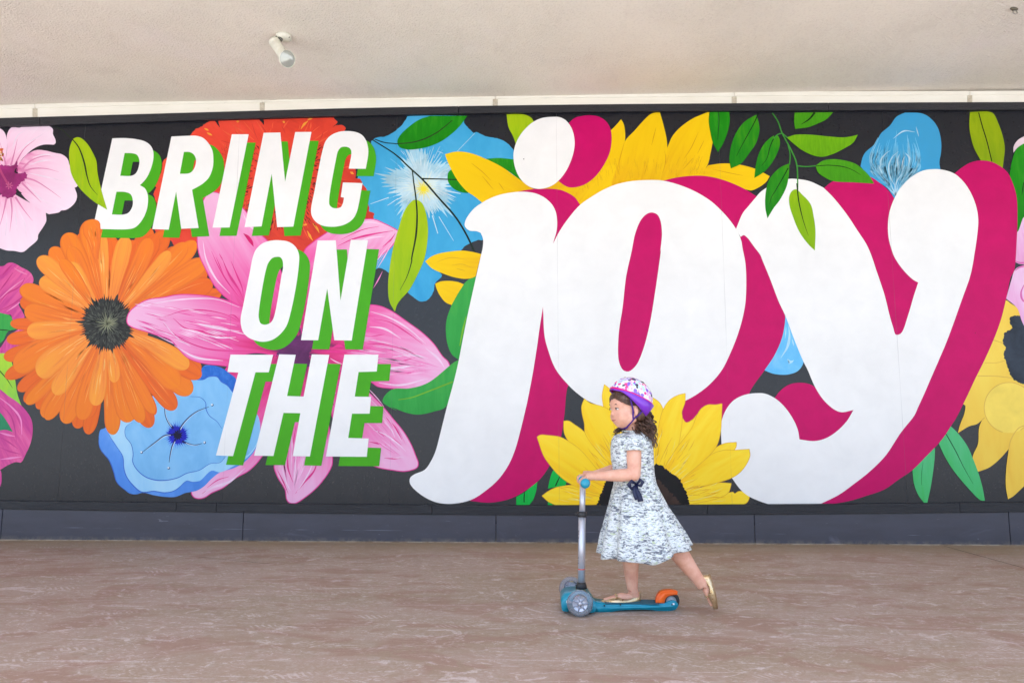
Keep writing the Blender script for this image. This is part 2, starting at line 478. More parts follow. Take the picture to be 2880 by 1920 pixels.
c = nb.ramp(g, [(.3, (.034, .034, .052)), (.7, (.046, .047, .072))])
c = nb.mix(nb.rng(sc_, .70, .78, 0, .35), c, lin('9a9cab'))
xx = nb.n('ShaderNodeSeparateXYZ'); nb.l(p, xx.inputs[0])
hl = nb.math('ABSOLUTE', nb.math('SUBTRACT', nb.math('ADD', xx.outputs[2], nb.math('MULTIPLY', xx.outputs[0], .004)), .078))
hl = nb.math('MULTIPLY', nb.rng(hl, .001, .003, 1, 0), nb.rng(nb.noise(nb.mapping(p, (1, 1, 1)), 2.1, 3, .6), .52, .62))
c = nb.mix(nb.math('MULTIPLY', hl, .4), c, lin('8f93a5'))
cl = nb.noise(nb.mapping(p, (.8, 1, 1.4), loc=(2, 0, 5)), 3.2, 4, .65, 1.2)
c = nb.mix(nb.rng(cl, .62, .80, 0, .22), c, lin('8b8fa8'))
dust = nb.math('MULTIPLY', nb.rng(xx.outputs[2], .0, .035, 1, 0), nb.rng(nb.noise(p, 14, 4, .7), .4, .65))
c = nb.mix(nb.math('MULTIPLY', dust, .35), c, lin('a39683'))
nb.bump(g, .15, .003)
basem = nb.set(color=c, rough=.40, spec=.6)

# plywood sheets (backing)
x0 = SEAM0 - SEAMW * 6
zt, zb = CEIL - .02, 0.13
for i in range(12):
    bm = bmesh.new(); box(bm, (x0 + SEAMW * i + .0008, 0.0, zb), (x0 + SEAMW * (i + 1) - .0008, 0.018, zt)); bmobj('panel', bm, blackp, hoard)
bm = bmesh.new(); box(bm, (-13, 0.0185, -.1), (13, 0.3, CEIL + .1)); bmobj('wall_body', bm, NB('plain_wall').set(color=(.3, .29, .27), rough=.9), hoard)

def plank(name, xa, xb, top, bot, front, mat, gap=1.2, back=0.0002, zmin=None):
    n = max(2, int((xb - xa) / 120) + 1); vs = []
    for i in range(n + 1):
        x = xa + gap + (xb - xa - 2 * gap) * i / n
        t = wall(x, top(x), front); b = wall(x, bot(x), front)
        if zmin is not None: b.z = zmin
        vs += [t, b, Vector((b.x, -back, b.z)), Vector((t.x, -back, t.z))]
    fs = [(0, 1, 2, 3), tuple(4 * n + k for k in (3, 2, 1, 0))]
    for i in range(n):
        for k in range(4):
            a, b = 4 * i + k, 4 * i + (k + 1) % 4
            fs.append((a, a + 4, b + 4, b))
    bm = bmesh.new(); vv = [bm.verts.new(v) for v in vs]
    for f in fs: bm.faces.new([vv[k] for k in f])
    bmesh.ops.recalc_face_normals(bm, faces=bm.faces)
    es = [e for e in bm.edges if e.calc_face_angle(0) > .8]
    bmesh.ops.bevel(bm, geom=es, offset=.0022, segments=1, affect='EDGES')
    return bmobj(name, bm, mat, hoard)
cuts = [-1400, -700, 112, 1290, 2330, 3100, 4200]
for a, b in zip(cuts, cuts[1:]): plank('top_rail', a, b, RAIL_TOP, RAIL_BOT, LOWF, boardm, .4)
cuts = [-1400, -600, 496, 608, 1215, 1990, 2700, 3400, 4200]
for a, b in zip(cuts, cuts[1:]): plank('bottom_rail', a, b, LOW_TOP, LOW_BOT, LOWF, boardm, .35)
cuts = [-1400, -690, 8, 685, 1395, 2121, 2836, 3550, 4200]
lowb = lambda x: LOW_BOT(x) - 3
for a, b in zip(cuts, cuts[1:]): plank('skirting_board', a, b, lowb, LOW_BOT, BASEF, basem, .8, zmin=-.005)
# white boards between the hoarding and the soffit, with their putty joints
nb = NB('cream_trim_paint'); p = nb.coord('Object')
c = nb.ramp(nb.noise(nb.mapping(p, (.5, 1, 2)), 6, 5, .6), [(.3, lin('e6e1d2', .95)), (.7, lin('f0ecdf', .95))])
c = nb.mix(nb.rng(nb.noise(nb.mapping(p, (1, 1, 3)), 14, 4, .7), .66, .76, 0, .4), c, lin('a89f8a'))
trimm = nb.set(color=c, rough=.5)
nb = NB('trim_putty'); nb.set(color=nb.ramp(nb.noise(nb.coord('Object'), 30, 4, .6), [(.35, lin('b8ad98', .9)), (.65, lin('d4cbb8', .9))]), rough=.85)
putm = nb.m
tt = tag(empty('trim_boards', (0, -.02, CEIL - .1)), 'narrow cream painted trim boards along the top of the mural under the soffit', 'trim')
cuts = [-1400, -560, 98, 737, 1393, 2065, 2728, 3400, 4200]
hoard_keep = hoard
hoard = tt
rt = lambda x: RAIL_TOP(x) + 1.5
for a, b in zip(cuts, cuts[1:]):
    plank('trim_board', a + 7, b - 7, TRIM_LIP, rt, .022, trimm, 0)
for a in cuts[1:-1]:
    plank('putty_joint', a - 7, a + 7, TRIM_LIP, rt, .019, putm, 0)
lip = lambda x: TRIM_LIP(x) + .6
lipt = lambda x: TRIM_TOP(x) - 5
for a, b in zip(cuts, cuts[1:]): plank('crown_strip', a, b, lipt, lip, .031, trimm, .6)
hoard = hoard_keep

# ------------------------------------------------------------------ the mural: back to front
GREENS = dict(dark='1c8a10', mid='4a9a10', lime='a4c410', emerald='35a53c', light='6fae08', low='4cb868')
def leaf(s, mat, rib=None, ribcol='1f3018', ribw=(3, 2.6, .8), name='painted_leaf', lay=True, ribs=()):
    o = sheet(name, smooth(P(s)), mat, hoard)
    if rib: ribbon('midrib', [(smooth(P(rib), False), ribw)], flat(ribcol, .8), o)
    return o
def gmat(a, b, c, nm, ac=9, grad=.35, amp=.55):
    return streaky('leaf_' + nm, [(0.15, a), (.5, b), (.9, c)], across=ac, along=1.6, amp=amp, grad=grad, bias=.25)
G_dark = gmat('127c08', '1a8c0e', '3da31c', 'dark')
G_mid = gmat('3f8f0c', '479c10', '5aac18', 'mid')
G_deep = gmat('0f7d10', '2a8f10', '5aa312', 'deep')
G_lime = gmat('8fbb0c', 'a6c40a', 'b2cb20', 'lime')
G_light = gmat('5f9f04', '6cae08', '86bd10', 'light')
G_em = gmat('2c9c40', '38a648', '4fb048', 'em')
G_low = gmat('44b860', '4fbc76', '62c48a', 'low')
G_vivid = gmat('08b040', '0fb948', '2cc050', 'vivid')
G_yl = gmat('8bcf50', 'a8d83a', 'c0e040', 'yl')
def petal_outline(name, s, mat, parent, base, edge=None, ew=2.2, tip=None, jag=0):
    pl = smooth(P(s))
    if jag: pl = jagged(pl, jag)
    b = P(base)[0][:2]; t = P(tip)[0][:2] if tip else None
    o = sheet(name, pl, mat, parent, base=b, tip=t)
    if edge: ribbon('outline', [(pl + [pl[0]], ew)], flat(edge), o if parent is hoard else parent)
    return o

# --- far left: magenta flower, green leaves, curl
mag = streaky('magenta_petal', [(0, 'b82a86'), (.35, 'd04795'), (.6, 'e8609f'), (.85, 'f08cc0'), (1, 'e873b4')], across=9, along=1.2, amp=.6, grad=.25, bias=.3)
o = sheet('painted_flower', smooth(P('B:-120,90 30,92 70,65 110,60 150,75 200,105 250,130 290,165 308,215 300,250 240,330 190,400 170,440 200,500 225,565 120,592 100,540 -120,560')), mag, hoard, base=(-20, 900), tip=(90, 770))
tag(o, 'deep pink painted petals at the left end')
ribbon('petal_stroke', [(smooth(P(q), False), (1, 4, 1)) for q in ('B:-10,440 60,350 180,280 230,200', 'B:-10,330 50,250 120,150', 'B:0,500 120,440 220,360 270,280', 'B:20,180 80,110 110,80')], flat('c0307c'), o)
ribbon('petal_stroke', [(smooth(P(q), False), (1, 4, 1)) for q in ('B:-10,400 100,300 215,215', 'B:60,510 150,450 210,400', 'B:130,110 180,140 250,170')], flat('f092bf'), o)
sheet('painted_petal', smooth(P('U:-60,430 10,350 60,280 200,200 180,330 90,372 20,412')), mag, hoard)
leaf('U:-60,110 40,112 80,130 100,180 135,222! 60,240 20,310 -60,350', G_em, 'U:-20,228 40,230 90,238')
leaf('U:-60,425 60,408 90,480 112,600 128,700 158,785! 100,755 40,705 -60,650', G_yl, 'U:-10,520 50,590 92,655')
o = sheet('painted_petal', smooth(P('U:-60,640 0,665 60,712 130,760 190,820 230,885 241,960 225,1060 190,1140 165,1190 150,1203 120,1198 60,1220 0,1256 -60,1280')), mag, hoard, base=(-10, 1100), tip=(80, 1270))
ribbon('petal_stroke', [(smooth(P(q), False), (1, 5, 1)) for q in ('U:10,780 80,860 110,960 120,1050', 'U:-10,1010 60,1050 130,1100', 'U:0,1090 70,1120 150,1140', 'U:40,760 110,830 150,930')], flat('c8418c'), o)
ribbon('petal_stroke', [(smooth(P(q), False), (1, 6, 1)) for q in ('U:-10,720 90,800 150,880 160,1000', 'U:-10,980 60,1000 110,1010', 'U:0,1180 80,1170 160,1160')], flat('f490c8'), o)
leaf('U:-60,800 0,835 50,900 95,978! 40,962 -60,965', flat('2f8a60'))
sheet('painted_petal', smooth(P('U:-60,1230 0,1255 12,1310 0,1380 -60,1420')), mag, hoard)

# --- hibiscus
hib = streaky('hibiscus', [(0, 'a0246c'), (.08, 'c44a8a'), (.17, 'e08fb8'), (.30, 'ecb8d2'), (.50, 'f0cadf'), (.8, 'f0d4e4'), (1, 'f2dcea')], across=11, along=1.5, amp=.26, grad=.80, bias=.10, k=1.0)
ctr = 'A:70,670'
hd = sheet('painted_hibiscus', smooth(P('A:-60,520 60,520 120,520 150,500 160,560 170,610 230,600 245,660 200,700 150,760 140,820 90,845 40,830 0,800 -60,780')), flat('8c2468'), hoard)
tag(hd, 'pale pink painted hibiscus')
for s in ('A:-120,180 0,200 40,235 60,290 68,330! 60,420 40,560 60,640 -120,700',
          'A:68,330! 62,270 90,205 120,188 175,195 220,180 330,183 420,175 470,190 488,215 485,250 508,300 511,335 495,350! 400,350 320,380 250,435 190,500 150,600 120,640 60,640 40,560 62,420',
          'A:-120,860 40,800 90,770 130,800 250,870 350,920 420,975! 425,1050 400,1100 350,1180 345,1220 270,1290 210,1335 130,1325 60,1320 0,1300 -120,1250',
          'A:245,440! 330,400 420,405 500,425 570,440 620,480 640,540 700,650 712,730 685,745! 708,820 690,880 640,930 600,950 560,955 545,970 450,988! 420,975 360,940 300,900 240,850 180,780 140,720 150,660 165,610 155,580 165,540 200,490'):
    petal_outline('petal', s, hib, hd, ctr)
ribbon('petal_vein', [(smooth(P(q), False), (6, 3, .6)) for q in ('A:200,600 300,570 420,570 540,600', 'A:210,650 320,680 450,760 560,840', 'A:190,590 280,500 380,460 480,450', 'A:100,840 110,960 90,1150', 'A:140,830 220,950 300,1050', 'A:60,840 30,980 -10,1120', 'A:130,560 170,470 230,380 330,300', 'A:100,540 130,430 160,300', 'A:200,700 300,800 380,880', 'A:60,560 30,440 0,330')], flat('de86b2'), hd)
ribbon('petal_vein', [(smooth(P(q), False), (1, 5, .6)) for q in ('A:260,540 380,500 520,490', 'A:260,610 400,640 600,690', 'A:240,700 360,830 480,920', 'A:170,950 230,1080 240,1220', 'A:60,950 60,1100 40,1240', 'A:150,430 250,340 400,250', 'A:110,400 160,270 230,220', 'A:130,900 150,1050 160,1200', 'A:300,470 420,440 560,470')], flat('f2d9ea'), hd)
sheet('heart', jagged(smooth(P('A:-60,560 60,540 120,540 150,500 162,560 172,612 232,600 245,660 200,690 150,750 135,810 90,845 40,830 0,790 -60,740')), 5, .3), flat('9a2c70', var=.3), hd)
ribbon('gap', [(smooth(P('A:150,565 140,600 165,612'), False), (2, 6, 2)), (smooth(P('A:150,790 180,785 202,797'), False), (1, 4, 1))], flat('1a1a1c'), hd)
ribbon('stamen', [(smooth(P('A:-40,480 10,600 60,690 85,730'), False), 6)], flat('b8467a'), hd)
ribbon('stamen', [([Vector(P('A:85,725')[0][:2]) + Vector((math.cos(a), math.sin(a))) * 3, Vector(P('A:85,725')[0][:2]) + Vector((math.cos(a), math.sin(a))) * 11], (3, 3, 2)) for a in [k * .9 for k in range(7)]], flat('c9618f'), hd)
random.seed(3)
ribbon('anther', [([Vector((q, r_)), Vector((q + 4, r_ + 1))], 4) for q, r_ in [(random.uniform(-6, 7), random.uniform(417, 452)) for _ in range(26)]], flat('f0b030'), hd)
ribbon('anther', [([Vector((q, r_)), Vector((q + 3, r_ + 1))], 3) for q, r_ in [(random.uniform(-6, 8), random.uniform(417, 452)) for _ in range(14)]], flat('d8402c'), hd)

# --- blue flower behind the letter G
sky1 = streaky('sky_blue', [(0, '2f9bd0'), (.5, '45acdd'), (1, '5cbaea')], across=5, along=3, amp=.7, grad=.15, bias=.35)
bf = sheet('painted_blue_flower', jagged(smooth(P('F:1810,520! 1700,400 1600,100 H:-60,700 60,400 80,320! 120,290 220,270 340,190 390,130 412,88! 620,82! 960,86! 930,140 1020,245! 1045,235 1120,270 1260,300 1330,340 1385,400 1500,600 1500,800 1300,1100 1120,1225! 1050,1228 1000,1250 940,1280 900,1330 I:560,180 440,210! 465,235 460,260 400,320 395,370 370,430 340,465 280,482 240,470 200,440 165,412! F:2040,640 1860,500')), 1.1), sky1, hoard)
tag(bf, 'sky blue painted blossom with a white burst')
C1 = Vector(P('H:540,700')[0][:2])
def burst(name, c, r0, r1, n, mat, parent, seed, squash=(1, 1), lobes=None):
    random.seed(seed); pl = []
    for k in range(n):
        a = 2 * math.pi * k / n
        lo = 1.0 if lobes is None else 1 + .22 * math.sin(lobes * a + seed)
        pl.append(c + Vector((math.cos(a) * squash[0], math.sin(a) * squash[1])) * (r0 * lo * random.uniform(.9, 1.06) if k % 2 else r1 * lo * random.uniform(.82, 1.1)))
    return sheet(name, pl, mat, parent)
burst('white_burst', C1, 78, 104, 120, flat('a4cfe2', var=.18), bf, 4, (1.02, .98), 5)
burst('white_burst', C1 + Vector((6, 10)), 56, 82, 90, flat('bcdbe8', var=.15), bf, 9, (1, .95), 4)
burst('white_burst', C1 + Vector((8, 14)), 30, 52, 60, flat('d2e4e4', var=.12), bf, 11, (1.1, .8), 3)
random.seed(21); st = []
for k in range(90):
    a = random.uniform(0, 6.283); r0 = random.uniform(20, 80); r1 = r0 + random.uniform(14, 38)
    d = Vector((math.cos(a), math.sin(a))); st.append(([C1 + d * r0, C1 + d * r1], (1, random.uniform(1.5, 3.5), .6)))
ribbon('white_stroke', st, flat('d6e6ec'), bf)
ribbon('blue_stroke', [([C1 + Vector((math.cos(a), math.sin(a))) * 70, C1 + Vector((math.cos(a), math.sin(a))) * 110], (1, 3, 1)) for a in [k * .37 + .1 for k in range(17)]], flat('7fc0e0'), bf)
ribbon('white_ray', [([Vector(p[:2]) for p in P(q)], wd) for q, wd in (('H:870,410 1030,245', (1, 3.2, 1)), ('H:240,835 70,895', (2.5, 3, 1)), ('H:700,1010 835,1232', (2, 3.4, 1)), ('H:640,1000 690,1165', (3, 5, 2)), ('H:440,420 500,570', (2, 6, 3)), ('H:760,770 900,800', (4, 6, 2)), ('H:350,405 380,440', (1, 2, 1)), ('H:690,410 740,430', (1, 2, 1)))], flat('c5e0ec'), bf)
burst('yellow_heart', Vector(P('H:560,755')[0][:2]), 10, 24, 34, flat('e8dc60', var=.15), bf, 6, (1.1, 1))
burst('yellow_heart', Vector(P('H:560,762')[0][:2]), 7, 15, 22, flat('f4e13a', var=.1), bf, 2)
random.seed(5)
ribbon('yellow_stroke', [([Vector(P('H:560,755')[0][:2]) + Vector((math.cos(a), math.sin(a))) * 8, Vector(P('H:560,755')[0][:2]) + Vector((math.cos(a), math.sin(a))) * random.uniform(24, 40)], (3, 2, .7)) for a in [k * .52 for k in range(12)]], flat('e9e48a'), bf)

# --- poppy
pop = streaky('poppy', [(0, 'c8382c'), (.3, 'e2432f'), (.6, 'ee4b38'), (.82, 'f05a3c'), (1, 'f58a3c')], across=5, along=2.2, amp=.55, grad=.22, bias=.34)
pp = sheet('painted_poppy', jagged(smooth(P('A:1530,470 1500,500 1480,600 1410,720 1435,745 1410,800 1440,900 1400,1050! 1450,1180 1570,1230 1600,1275 1665,1290! 1800,1240 F:400,500 900,500 1180,352 1500,150 1800,60! E:2010,1550 2020,1470! 1950,1440 1955,1400 1940,1360 1905,1250 1918,1145 1880,1090 1855,1055 1830,1000 1760,985! 1770,920 1760,860! 1700,600 1600,350! 1628,300 1590,258 1510,255 1420,300! 1500,240! 1515,205 1490,185 1460,150! 900,160 500,178! 505,262! 440,180! 0,185! D:1830,188! 1850,285! 1775,190! 1720,200 1650,240 1600,280 1520,310 1480,350 1440,400 1300,500')), 1.6, .2), pop, hoard, base=(790, 480), tip=(620, 345))
tag(pp, 'red poppy with a black ringed centre')
random.seed(8); PC = Vector((788, 486)); o1, o2, o3 = [], [], []
for k in range(120):
    a = random.uniform(0, 6.283); d = Vector((math.cos(a) * 1.15, math.sin(a))); tw = Vector((-d.y, d.x)) * random.uniform(-14, 14)
    r0 = random.uniform(90, 150); r1 = r0 + random.uniform(15, 60)
    pts = [PC + d * r0, PC + d * (r0 + r1) / 2 + tw * .4, PC + d * r1 + tw]
    if 338 < pts[-1].y < 720 and pts[-1].x < 1040: (o1 if k % 3 else o2).append((pts, (1, random.uniform(2, 5), .8)))
ribbon('orange_stroke', o1, flat('ee5e3c'), pp); ribbon('red_stroke', o2, flat('d23c30'), pp)
ribbon('yellow_fleck', [(smooth(P(q), False), (1, 7, 1)) for q in ('E:1100,190 1150,160 1180,150', 'E:760,200 790,225', 'E:1690,900 1740,930', 'F:1190,160 1220,220 1240,250', 'F:1240,90 1280,140 1300,180', 'E:1010,310 1060,240 1110,200', 'E:120,208 160,205', 'D:1640,300 1700,330', 'A:1900,240 1950,265', 'F:1150,110 1190,100')], flat('f5a03a'), pp)
k1 = []
random.seed(14)
for k in range(700):
    a = random.uniform(0, 6.283); rr = random.gauss(100, 17); d = Vector((math.cos(a) * 1.06, math.sin(a) * 1.25))
    q = PC + d * rr; L = random.uniform(4, 13); tw = Vector((-d.y, d.x)) * random.uniform(-.5, .5)
    k1.append(([q, q + (d + tw) * L * .5, q + (d + tw * .3) * L], (.6, random.uniform(1.2, 3.4), .5)))
for k in range(260):
    a = random.uniform(-.9, .5) + math.pi; rr = random.uniform(125, 175); d = Vector((math.cos(a), math.sin(a)))
    q = PC + d * rr; k1.append(([q, q + Vector((random.uniform(-3, 3), random.uniform(-9, -3)))], (.5, 1.4, .4)))
k1 = [k for k in k1 if all(404 < q.y < 668 and 612 < q.x < 985 for q in k[0])]
tag(ribbon('stamen_strokes', k1, flat('2a1c1e'), pp), kind='stuff')
sheet('notch', smooth(P('A:1655,1285! 1600,1277 1575,1300! 1620,1290')), blackp, pp)

# --- big pink lily
lily = streaky('lily', [(0, '5a2858'), (.07, '702a60'), (.13, 'c42f70'), (.22, 'e23c84'), (.36, 'ef62aa'), (.55, 'f28fc4'), (.75, 'f4b4da'), (1, 'f3c3e0')], across=12, along=1.1, amp=.30, grad=.78, bias=.03)
LB = 'F:1120,1220'
lo = sheet('painted_lily', smooth(P('F:980,1190 1040,1150 1150,1140 1240,1180 1260,1280 1180,1400 1080,1380 1020,1280')), flat('6a2a60', var=.3), hoard)
tag(lo, 'large pink lily with a purple throat behind the words')
pts = [('C:1105,1385 1130,1430 1180,1442 1230,1430 1290,1390 1400,1340 1500,1260 1640,1180 1750,1060 1900,800 2100,400 2100,100! 1700,150 1430,240 1420,500 1600,900 1500,1100 1250,1250 1150,1345', 'C:1130,1400'),
       ('G:960,60 1080,60 1150,500 1225,1070 1215,1150 1100,1320 960,1440 880,1485 830,1480 805,1450 790,1360 720,1240 690,1130 800,900 880,500', 'G:840,1470'),
       ('G:1080,60 1240,200 1400,340 1570,480 1700,610 1790,720 1880,830 1950,950 1990,1050 2012,1110 2003,1155 1900,1190 1780,1180 1600,1140 1400,1000 1100,400 1000,120', 'G:2000,1150'),
       ('F:1120,1160 1400,900 1600,840 1760,840 1850,850 1950,890 2100,990 2250,1100 X:1220,967 1245,1002 1261,1018 1266,1040 1261,1052 1233,1067 1187,1086 1151,1093 1105,1091.6 1062,1086 1043,1073 900,1010 840,985', 'X:1262,1040'),
       ('F:1030,1260 1100,1200 1160,1250 X:800,998 F:700,1280 480,1330 B:2500,910 2200,1010 2000,1000 1850,980 1720,930 1640,850 1560,765 1440,725 1350,695 1220,655 1175,625 1165,590 1185,520 1260,450 1360,400 1500,380 1640,355 1840,360 2000,385 2150,430 2300,500 2500,650 2700,800', 'B:1170,590'),
       ('F:1160,352 1250,260 1350,190 1500,90 1700,55 1800,55 1900,95 1980,135 2030,170 2015,220 1960,310 1820,420 1600,600 1400,800 1200,1150 1100,1230 1130,1000 1170,700 1180,500', 'F:2030,170'),
       ('F:1120,1260 1020,1240 700,900 595,858 480,800 350,680 260,520 195,370 178,215 200,60 227,-100 287,-190 330,-195 390,-180 560,-80 640,0 760,190 830,258 900,400 1000,700 1150,1150', 'F:300,-180')]
for s, t in pts: petal_outline('petal', s, lily, lo, LB, 'e63c96', 2.6, tip=t)
dk = [('B:1500,560 1700,500 1900,500 2080,540 2200,600', 4), ('B:1590,570 1700,660 1850,690 2000,730 2180,740', 6), ('B:1500,620 1650,750 1900,850 2150,870 2350,870', 4), ('B:2100,540 2150,545 2200,590', 4),
      ('F:310,350 370,480 450,620 590,800', 4), ('F:410,420 470,560 560,700 600,780', 7), ('F:490,440 540,560 590,680 605,760', 5), ('F:380,370 420,440', 3), ('F:350,400 420,560', 3),
      ('F:1880,310 1960,240 2000,180', 5), ('F:1470,300 1600,240 1800,190 1980,160', 6), ('F:1500,240 1700,150 1850,120', 3), ('F:1230,520 1300,430', 5), ('F:1220,600 1250,540', 5),
      ('F:1800,970 1950,1000 2100,1090 2250,1200', 4), ('F:1740,1200 1900,1200 2050,1240 2200,1300', 5), ('F:1780,1130 1900,1110', 3), ('F:1960,1470 2100,1470 2220,1430', 4), ('F:1970,1360 2080,1350 2190,1320', 3),
      ('G:1550,760 1650,830 1780,890 1860,950', 4), ('G:1560,920 1640,935 1720,950', 5), ('G:1720,700 1800,790 1865,900', 6), ('G:1700,1070 1790,1075 1870,1065', 4), ('G:1600,800 1700,870', 3),
      ('G:885,1395 960,1300 1060,1180 1090,1060', 6), ('G:820,1000 815,1150 860,1290', 5), ('G:720,1180 770,1280 820,1400', 4), ('G:890,770 870,900 850,1020', 4), ('G:1190,780 1180,900', 3),
      ('C:1250,1340 1350,1270 1450,1240', 3), ('C:1200,1400 1260,1360', 3), ('F:1400,1330 1450,1370 1520,1390', 4), ('F:1410,1240 1480,1215 1540,1230', 10), ('F:1250,1275 1450,1270 1650,1290', 7)]
ribbon('dark_stroke', [(smooth(P(q), False), (.8, wd, .8)) for q, wd in dk], flat('e2368a'), lo)
lt = [('B:1250,480 1500,420 1800,390 2000,400 2200,470', 4), ('B:1500,600 1560,680 1640,760 1750,830', 3), ('B:1800,690 1900,730 2040,750 2170,745', 6), ('B:1700,600 1900,640 2100,680 2200,690', 8), ('B:1600,820 1800,930 2050,960', 7),
      ('F:230,250 260,420 350,600 480,740', 6), ('F:1560,130 1750,80 1900,110', 4), ('F:1600,290 1750,230 1900,210', 5), ('F:1770,900 1950,960 2120,1060 2280,1200', 5), ('F:1760,1040 1900,1060 2050,1150', 6), ('F:1970,1320 2150,1300 2300,1330', 8), ('F:1800,1420 2000,1420 2250,1380', 8),
      ('G:1600,810 1720,860 1840,950 1900,1010', 5), ('G:1680,720 1760,800 1800,880', 4), ('G:1780,1070 1880,1063', 3), ('G:890,1060 880,1180 870,1280', 6), ('G:960,1060 940,1180 900,1290', 7), ('G:900,1380 1000,1220 1060,1080', 4), ('G:760,1150 800,1290 840,1370', 5),
      ('C:1180,1420 1300,1340 1450,1290 1600,1160', 8), ('F:1400,1330 1450,1360 1510,1385', 3), ('G:2080,60 2200,160 2260,250', 7), ('G:1650,380 1850,400 2100,340', 6), ('F:600,0 650,100 760,200', 6)]
ribbon('light_stroke', [(smooth(P(q), False), (.8, wd, .8)) for q, wd in lt], flat('f8d2ea'), lo)
rnd = random.Random(31)
rib1, rib2 = [], []
for k in range(380):     # fine brush lines fanned along each petal
    s, t = pts[rnd.choice((1, 2, 3, 3, 4, 4, 5, 6))]; b = Vector(P(LB)[0][:2]); e = Vector(P(t)[0][:2]); d = e - b; n_ = Vector((-d.y, d.x)).normalized()
    u0 = rnd.uniform(.3, .75); u1 = min(.93, u0 + rnd.uniform(.08, .22)); v0 = rnd.uniform(-.10, .10) * d.length
    f = lambda u: b + d * u + n_ * v0 * math.sin(math.pi * min(1, u * 1.02)) * 1.3
    (rib1 if k % 2 else rib2).append(([f(u0 + (u1 - u0) * j / 5) for j in range(6)], (.5, rnd.uniform(1.5, 5), .5)))
ribbon('fine_stroke', rib1, flat('ef84be'), lo); ribbon('fine_stroke', rib2, flat('f5b8dc'), lo)
sheet('red_slit', smooth(P('F:600,182! 650,205 690,260 697,308! 660,270 625,220')), flat('d01868'), lo)
sheet('throat', jagged(smooth(P('F:960,1210 1050,1160 1130,1120 1220,1150 1240,1230 1200,1300 1230,1390 1100,1400 1060,1330 880,1300 890,1270 1000,1260')), 6, .2), flat('5f2a5e', var=.35), lo)
random.seed(2)
ribbon('throat_stroke', [([Vector(P('F:%f,%f' % (x, y))[0][:2]), Vector(P('F:%f,%f' % (x + random.uniform(-30, 30), y + random.uniform(20, 60)))[0][:2])], (1, 4, 1)) for x, y in [(random.uniform(980, 1230), random.uniform(1130, 1350)) for _ in range(40)]], flat('8a2e66'), lo)
ribbon('anther_dash', [(smooth(P(q), False), (1, 4, 1)) for q in ('G:1275,345 1295,338', 'G:1270,395 1285,400', 'G:1255,480 1265,488', 'G:1232,570 1242,585', 'G:1215,655 1225,690', 'G:1290,270 1310,275', 'G:1300,215 1310,240')], flat('c0307c'), lo)

# --- lower blue flower
bl = lambda nm, a, b, c: streaky(nm, [(0.1, a), (.5, b), (.9, c)], across=5, along=3, amp=.8, grad=.1, bias=.4)
b_out = bl('periwinkle', '4a86dc', '5b97ea', '77aef2'); b_in = bl('pale_blue', '74b4e6', '84c2f0', '94ccf4'); b_rim = bl('rim_blue', '93cdf4', 'a9daf8', 'b4dff8'); b_dk = bl('royal_blue', '1a5fc0', '2a6ccc', '3f82da')
tg = sheet('painted_blue_flower', smooth(P('C:310,795 270,810 255,870 255,950 280,1010 350,1090 390,1190 420,1290 480,1350 540,1395 600,1402 660,1387 760,1410 860,1425 960,1425 1050,1390 1150,1370 1220,1330 1290,1260 1370,1200 1500,1160 1600,1100 1680,1010 1720,920 1738,800 1730,720 1705,660 1600,500 1510,340 1450,290 1390,250 1300,220 1220,225 1190,300 1060,320 1010,270 900,400 600,600 400,700')), b_out, hoard)
tag(tg, 'light blue painted pansy with a dark blue eye')
q = smooth(P('C:360,870 400,930 475,1060 485,1160 510,1240 570,1320 650,1380 760,1372 860,1385 940,1370 1000,1330 1060,1280 1120,1290 1180,1280 1290,1185 1370,1200 1500,1140 1600,1080 1690,980 1720,900 1735,780 1705,660 1480,470 1430,400 1380,370 1340,320 1260,320 1220,345 1080,350 900,400 600,600 320,700'))
sheet('petal', q, b_rim, tg)
sheet('petal', smooth(P('C:1010,275! 1060,320 1150,330 1195,318 1205,240 1300,220 1390,250 1450,290 1512,340 1488,468! 1430,400 1380,370 1340,322 1260,322 1220,348 1150,350 1050,332')), b_dk, tg)
sheet('petal', smooth(P('C:560,740 500,790 500,870 550,940 570,1030 565,1100 600,1170 680,1240 780,1272 880,1272 980,1250 1060,1210 1180,1180 1280,1120 1370,1110 1412,1070 1500,1000 1600,1050 1690,960 1733,800 1700,660 1480,480 1430,400 1380,370 1340,324 1260,324 1220,350 1080,352 900,400 600,600 460,620')), b_in, tg)
edge = flat('3a68c8')
ribbon('outline', [(smooth(P(s), False), (1, wd, 1)) for s, wd in (('C:560,740 500,790 500,870 550,940 570,1030 565,1100 600,1170 680,1240 780,1272 880,1272 980,1250 1060,1210 1180,1180 1280,1120 1370,1110 1412,1065', 3), ('C:1095,505 1190,515 1235,560 1240,620 1270,680 1340,735 1385,800', 2.5), ('C:350,860 400,940 475,1055 485,1160 510,1240 570,1320 650,1382 760,1374 860,1387 940,1372 1000,1332 1060,1280 1120,1290 1180,1282', 3), ('C:1050,332 1150,350 1220,347 1260,323 1340,322 1380,370 1430,400 1488,466', 3.5), ('C:255,880 258,950 285,1010 350,1090 390,1190 420,1290 480,1350 560,1398', 3), ('C:1210,230 1300,222 1390,250 1450,290 1510,340', 2.5))], edge, tg)
EC = Vector(P('C:975,858')[0][:2])
burst('halo', EC, 26, 40, 80, flat('5c92e6', var=.2), tg, 3)
burst('eye', EC, 24, 31, 56, flat('1c20b0', var=.3), tg, 5)
burst('eye', EC + Vector((1, 1)), 10, 17, 24, flat('101030'), tg, 7)
